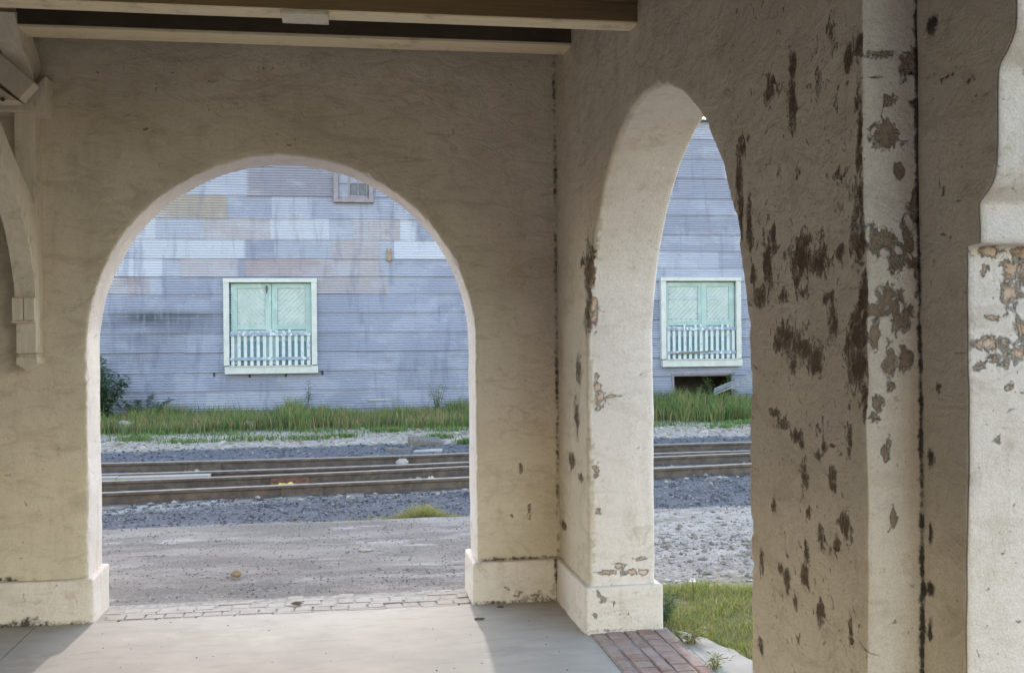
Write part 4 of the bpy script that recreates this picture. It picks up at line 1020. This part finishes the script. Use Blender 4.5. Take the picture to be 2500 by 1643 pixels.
# hooded vent pipe
vx0, vx1, vz0, vz1 = xf(946), xf(959), zw(952, 636), zw(952, 605)
b = MB(); n_ = 9; cxv, rv = (vx0 + vx1) / 2, (vx1 - vx0) / 2
for (za, zb2, k) in ((vz0, vz0 + .02, 1.05), (vz0 + .021, vz1 - .10, 1.0), (vz1 - .099, vz1 - .085, 1.06)):
    poly = [(cxv + rv * k * math.cos(t), YW - .05 - rv * 1.2 * k * math.sin(t)) for t in np.linspace(0, math.pi, n_)]
    b.prism(poly, lambda p, z=za: (p[0], p[1], z), lambda p, z=zb2: (p[0], p[1], z))
poly = [(cxv + rv * math.cos(t), YW - .05 - rv * 1.2 * math.sin(t)) for t in np.linspace(0, math.pi, n_)]
b.prism(poly, lambda p: (p[0], p[1], vz1 - .084), lambda p: (cxv + (p[0] - cxv) * .75, YW - .05 + (p[1] - YW + .05) * .3, vz1))
b.tube([(cxv + .02, YW - .06, vz0 - .08), (cxv + .02, YW - .06, vz0 + .01)], .012, 6)
child(b.build('vent_hood', M['brownstone']), wh)
# slots and joist ends under the door sill
for px, py in ((523, 914), (787, 909), (610, 916), (698, 914)):
    q = P(px, py, 1, YW - .04); b = MB(); b.box(q[0] - .02, q[0] + .02, YW - .052, YW - .034, q[2] - .05, q[2] + .045); child(b.build('wall_slot', M['void']), wh)
# opening surround in the right bay
b = MB(); ybox(b, hx0 - .05, hx1 + .05, .695, .735, YW - .075, YW - .03, .004); ybox(b, hx0 - .04, hx0, -.1, .695, YW - .07, YW + .03, .004); child(b.build('opening_trim', M['oldwood']), wh)
b = MB()
q = P(930, 975, 1, YW - .04); b.box(q[0] - .28, q[0] + .24, YW - .07, YW - .035, q[2] - .02, q[2] + .02); child(b.build('flashing', M['tin']), wh)

# leaning metal sheet
a, c = P(1742, 966, 1, 16.2), P(1905, 898, 1, 16.2)
b = MB(); dx, dz = c[0] - a[0], c[2] - a[2]
for k in range(3):
    o0 = k * .055
    b.prism([(a[0] + o0 * .3, a[2] + o0), (c[0] + o0 * .3, c[2] + o0), (c[0] + o0 * .3 + .02, c[2] + o0 + .05), (a[0] + o0 * .3 + .02, a[2] + o0 + .05)], lambda p, k=k: (p[0], 16.2 + .02 * (k % 2) + .04 * k, p[1]), lambda p, k=k: (p[0], 16.21 + .02 * (k % 2) + .04 * k, p[1]))
props(b.build('metal_sheet', M['tin_dull']), 'long blue grey metal sheet leaning in the grass under the right freight door', 'metal sheet')

# ------------------------------------------------------------------ grass and plants
def blades(name, n, sampler, hfun, wid, cols, bend=.35, kind='stuff', segs=2, label=None, cat=None):
    V, Fc, C = [], [], []
    for i in range(n):
        x, y, z = sampler(); h = hfun(x, y) * RS.uniform(.55, 1.15); a = RS.rand() * 6.283; lean = RS.uniform(.05, bend) * h; wd = wid * RS.uniform(.6, 1.3)
        da, w2 = np.array([math.cos(a), math.sin(a)]), RS.rand() * 6.283; pw = np.array([math.cos(w2), math.sin(w2)]) * wd / 2
        c = np.array(cols[RS.randint(len(cols))]) * RS.uniform(.7, 1.25); b0 = len(V)
        for sgi in range(segs + 1):
            t = sgi / segs; o_ = da * lean * t * t; zz = z + h * t * (1 - .12 * t)
            if sgi < segs:
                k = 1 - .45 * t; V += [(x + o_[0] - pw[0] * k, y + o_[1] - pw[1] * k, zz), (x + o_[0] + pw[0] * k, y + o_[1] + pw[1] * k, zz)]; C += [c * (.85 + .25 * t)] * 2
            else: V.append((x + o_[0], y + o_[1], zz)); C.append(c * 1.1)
        for sgi in range(segs - 1): q = b0 + sgi * 2; Fc.append((q, q + 1, q + 3, q + 2))
        q = b0 + (segs - 1) * 2; Fc.append((q, q + 1, q + 2))
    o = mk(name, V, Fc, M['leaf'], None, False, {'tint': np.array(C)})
    if kind: props(o, kind=kind)
    else: props(o, label, cat)
    return o
GREEN = [(.12, .21, .055), (.155, .24, .06), (.18, .26, .075), (.10, .18, .06), (.22, .25, .08), (.115, .20, .09)]
DRY = [(.42, .29, .15), (.34, .23, .125), (.36, .31, .14)]
LAWN = [(.22, .26, .06), (.28, .30, .07), (.18, .235, .06), (.44, .37, .15), (.13, .18, .05), (.36, .31, .12), (.24, .29, .07)]
def bank():
    while True:
        x = RS.uniform(-7.5, 11.5); y = RS.uniform(12.0, 16.85)
        edge = 13.6 + .5 * mnoise.noise(Vector((x * .8, 3, 0))) + .3 * mnoise.noise(Vector((x * 2.6, 9, 0)))
        if y > edge and RS.rand() < .36 + .85 * mnoise.noise(Vector((x * 1.2, y * 1.2, 4))): return x, y, gh(x, y)
def bank_h(x, y):
    k = .27 + .08 * (y - 13) / 3.5 + .20 * mnoise.noise(Vector((x * .9, y * .7, 1))) + .14 * mnoise.noise(Vector((x * 2.7, y * 2.0, 6))) + (.16 if x > 4.5 else 0)
    if abs(x - (-.95)) < .35: k += .28 * (1 - abs(x + .95) / .35)
    if 1.0 < x < 2.2 and y > 15.8: k *= .6
    return max(.08, k)
blades('bank_grass', 30000, bank, bank_h, .016, GREEN * 2 + DRY, .55)
def stalk():
    x, y, z = bank(); return x, 14.2 + (y - 13.6) * .8, z
blades('dry_stalks', 420, stalk, lambda x, y: .62, .011, DRY + GREEN[:3], .45)
def bank_dry():
    x, y, z = bank(); return x, 13.7 + (y - 13.6) * .7, z
blades('dry_grass', 9000, bank_dry, lambda x, y: .27 + .1 * mnoise.noise(Vector((x, y, 8))), .012, DRY + [(.32, .30, .18)], .6)
def clumps():
    cs = [(-4.6, 12.6, .5), (-3.4, 12.4, .5), (-2.5, 11.8, .7), (-1.5, 12.0, .7), (-.6, 11.9, .6), (.0, 12.1, .35), (.9, 13.0, .5), (1.9, 12.9, .7), (1.6, 11.6, .3), (2.9, 11.6, .4), (2.5, 10.6, .25), (2.0, 10.7, .2), (-2.0, 13.1, .8), (-3.4, 13.3, .8), (-.4, 13.3, .9), (1.0, 13.5, .9), (6, 13, .8), (7.4, 13, .6), (8.6, 12.5, .5), (6.8, 12.2, .5)]
    c = cs[RS.randint(len(cs))]
    x, y = c[0] + RS.normal(0, c[2] * .45), c[1] + RS.normal(0, c[2] * .28); return x, y, gh(x, y)
blades('ground_weeds', 4200, clumps, lambda x, y: .11, .018, GREEN + [(.15, .24, .06), (.18, .26, .08)], .9)
p0 = P(1008, 1248, 2, -.12); 
def yel():
    x = p0[0] + RS.normal(0, .36) ; y = 3.50 + abs(RS.normal(0, .13)); return x, y, -.12
def yel_h(x, y): return .06 + .14 * math.exp(-((x - p0[0] - .05) / .18) ** 2)
blades('kerb_grass', 3600, yel, yel_h, .006, [(.40, .33, .12), (.34, .30, .11), (.30, .32, .12), (.22, .26, .09)], .8)
p1 = P(690, 1256, 2, -.12)
def yel2():
    x = p1[0] + RS.normal(0, .22); return x, 3.47 + abs(RS.normal(0, .08)), -.12
blades('kerb_grass', 900, yel2, lambda x, y: .07, .006, [(.30, .31, .12), (.22, .26, .09), (.36, .32, .14)], .9)
p2 = P(1690, 1222, 2, -.12)
def yel3():
    return p2[0] + RS.uniform(-.8, .8), 3.47 + abs(RS.normal(0, .09)), -.12
blades('kerb_grass', 900, yel3, lambda x, y: .06, .006, [(.40, .36, .14), (.34, .31, .13)], .9)
pe = [(p[0], p[1]) for p in e]
def lawn():
    while True:
        x = RS.uniform(1.74, 4.6); y = RS.uniform(-2.6, .5)
        if y > .20 + .22 * mnoise.noise(Vector((x * 2, 0, 5))): continue
        ed = np.interp(x, [q[0] for q in pe], [q[1] for q in pe]) if x > pe[0][0] else -.9
        if x > pe[-1][0]: ed = pe[-1][1] - (x - pe[-1][0]) * 1.2
        if y > ed + .02 * RS.randn(): return x, y, -.03
blades('lawn_grass', 42000, lawn, lambda x, y: .062 + .035 * mnoise.noise(Vector((x * 3, y * 3, 0))), .0048, LAWN, 1.1)

def weed(loc, h, n, spread, cols, label, cat='weed', leafl=.10, leafw=.03, name='weed', stems=5, droop=.4):
    root = empty(name, loc); props(root, label, cat)
    b = MB(); V, Fc, C = [], [], []; tips = []
    for s_ in range(stems):
        a = RS.rand() * 6.28; r = spread * RS.rand() ** .5; hh = h * RS.uniform(.55, 1.0); pts = [(.02 * math.cos(a), .02 * math.sin(a), -.02)]
        for k in range(1, 5): t = k / 4; pts.append((r * math.cos(a) * t ** 1.3 + RS.normal(0, .012), r * math.sin(a) * t ** 1.3 + RS.normal(0, .012), hh * t))
        b.tube(pts, [.010 * h + .003, .008 * h + .002, .006 * h + .002, .004 * h + .001, .002], 5); tips.append(pts)
    o = b.build('stem', M['stem']); o.parent = root
    for i in range(n):
        pts = tips[RS.randint(len(tips))]; t = RS.rand() ** .7 * 3.99; k = int(t); f = t - k
        c0 = np.array(pts[k]) * (1 - f) + np.array(pts[k + 1]) * f + RS.normal(0, .03 * h + .006, 3); c0[2] = max(c0[2], .0)
        a = RS.rand() * 6.28; L_ = leafl * RS.uniform(.5, 1.2); d = np.array([math.cos(a), math.sin(a), RS.uniform(-.5, .7) * droop * 2]); d /= np.linalg.norm(d)
        sd_ = np.cross(d, [0, 0, 1]); sd_ /= np.linalg.norm(sd_) + 1e-9; wd = leafw * RS.uniform(.6, 1.2); b0 = len(V)
        V += [tuple(c0), tuple(c0 + d * L_ * .5 + sd_ * wd / 2), tuple(c0 + d * L_ + np.array([0, 0, -.15 * L_])), tuple(c0 + d * L_ * .5 - sd_ * wd / 2)]
        Fc.append((b0, b0 + 1, b0 + 2, b0 + 3)); C += [np.array(cols[RS.randint(len(cols))]) * RS.uniform(.7, 1.25)] * 4
    o = mk('foliage', V, Fc, M['leaf'], root, False, {'tint': np.array(C)}); return root
DARKG = [(.065, .135, .075), (.085, .165, .085), (.075, .145, .10), (.11, .19, .085)]
weed((xw(268), 16.2, -.1), 1.45, 3000, .55, DARKG, 'dark green leafy bush against the tin wall at the left of the big arch', 'bush', .13, .05, 'bush', 14)
weed((xw(360), 16.55, -.1), .62, 1000, .75, DARKG, 'low dark green weed spreading right of the leafy bush', 'weed', .10, .05, 'weed', 9)
weed((xw(753), 16.6, -.05), .95, 90, .10, DARKG, 'tall thin weed growing up the tin wall under the first freight door', 'weed', .09, .03, 'weed', 2)
weed((xw(1060), 16.5, -.05), .75, 220, .35, GREEN, 'sparse tall weed against the tin wall at the right of the big arch', 'weed', .10, .02, 'weed', 7)
weed((hx1 - .45, 16.75, -.1), .85, 900, .45, GREEN, 'leafy weed hanging over the dark opening under the right freight door', 'weed', .09, .04, 'weed', 8)
p = P(1610, 1520, 2, 0); weed((p[0] + .02, p[1] + .02, 0), .17, 900, .17, [(.07, .13, .06), (.09, .15, .07), (.06, .11, .06)], 'blue green weed tuft at the corner of the arch plinth', 'weed', .05, .007, 'weed', 12, .6)
p = P(1680, 1570, 2, 0); weed((p[0], p[1], 0), .09, 320, .12, LAWN, 'low tuft of grass on the edge of the pale walk', 'weed', .04, .006, 'weed', 8, .6)
p = P(1740, 1632, 2, 0); weed((p[0], p[1], 0), .07, 120, .08, LAWN, 'tiny weed in the crack of the pale walk', 'weed', .04, .006, 'weed', 5, .6)
# white flower in the lawn
p = P(1692, 1470, 2, -.03)
fl = props(empty('flower', (p[0], p[1], -.03)), 'single white flower head standing in the lawn beyond the narrow arch', 'flower')
b = MB(); b.tube([(0, 0, 0), (.004, 0, .06), (0, .004, .125)], .003, 5); o = b.build('stem', M['stem']); o.parent = fl
b = MB()
for k in range(9):
    for tl in (.15, .6, 1.05):
        a = k * 2 * math.pi / 9 + tl; d = np.array([math.cos(a) * math.cos(tl), math.sin(a) * math.cos(tl), math.sin(tl)]); s_ = np.array([-math.sin(a), math.cos(a), 0]) * .007; c0 = np.array([0, .004, .125])
        b.add([c0, c0 + d * .014 + s_, c0 + d * .026, c0 + d * .014 - s_], [(0, 1, 2, 3)])
o = b.build('petals', M['flower']); o.parent = fl
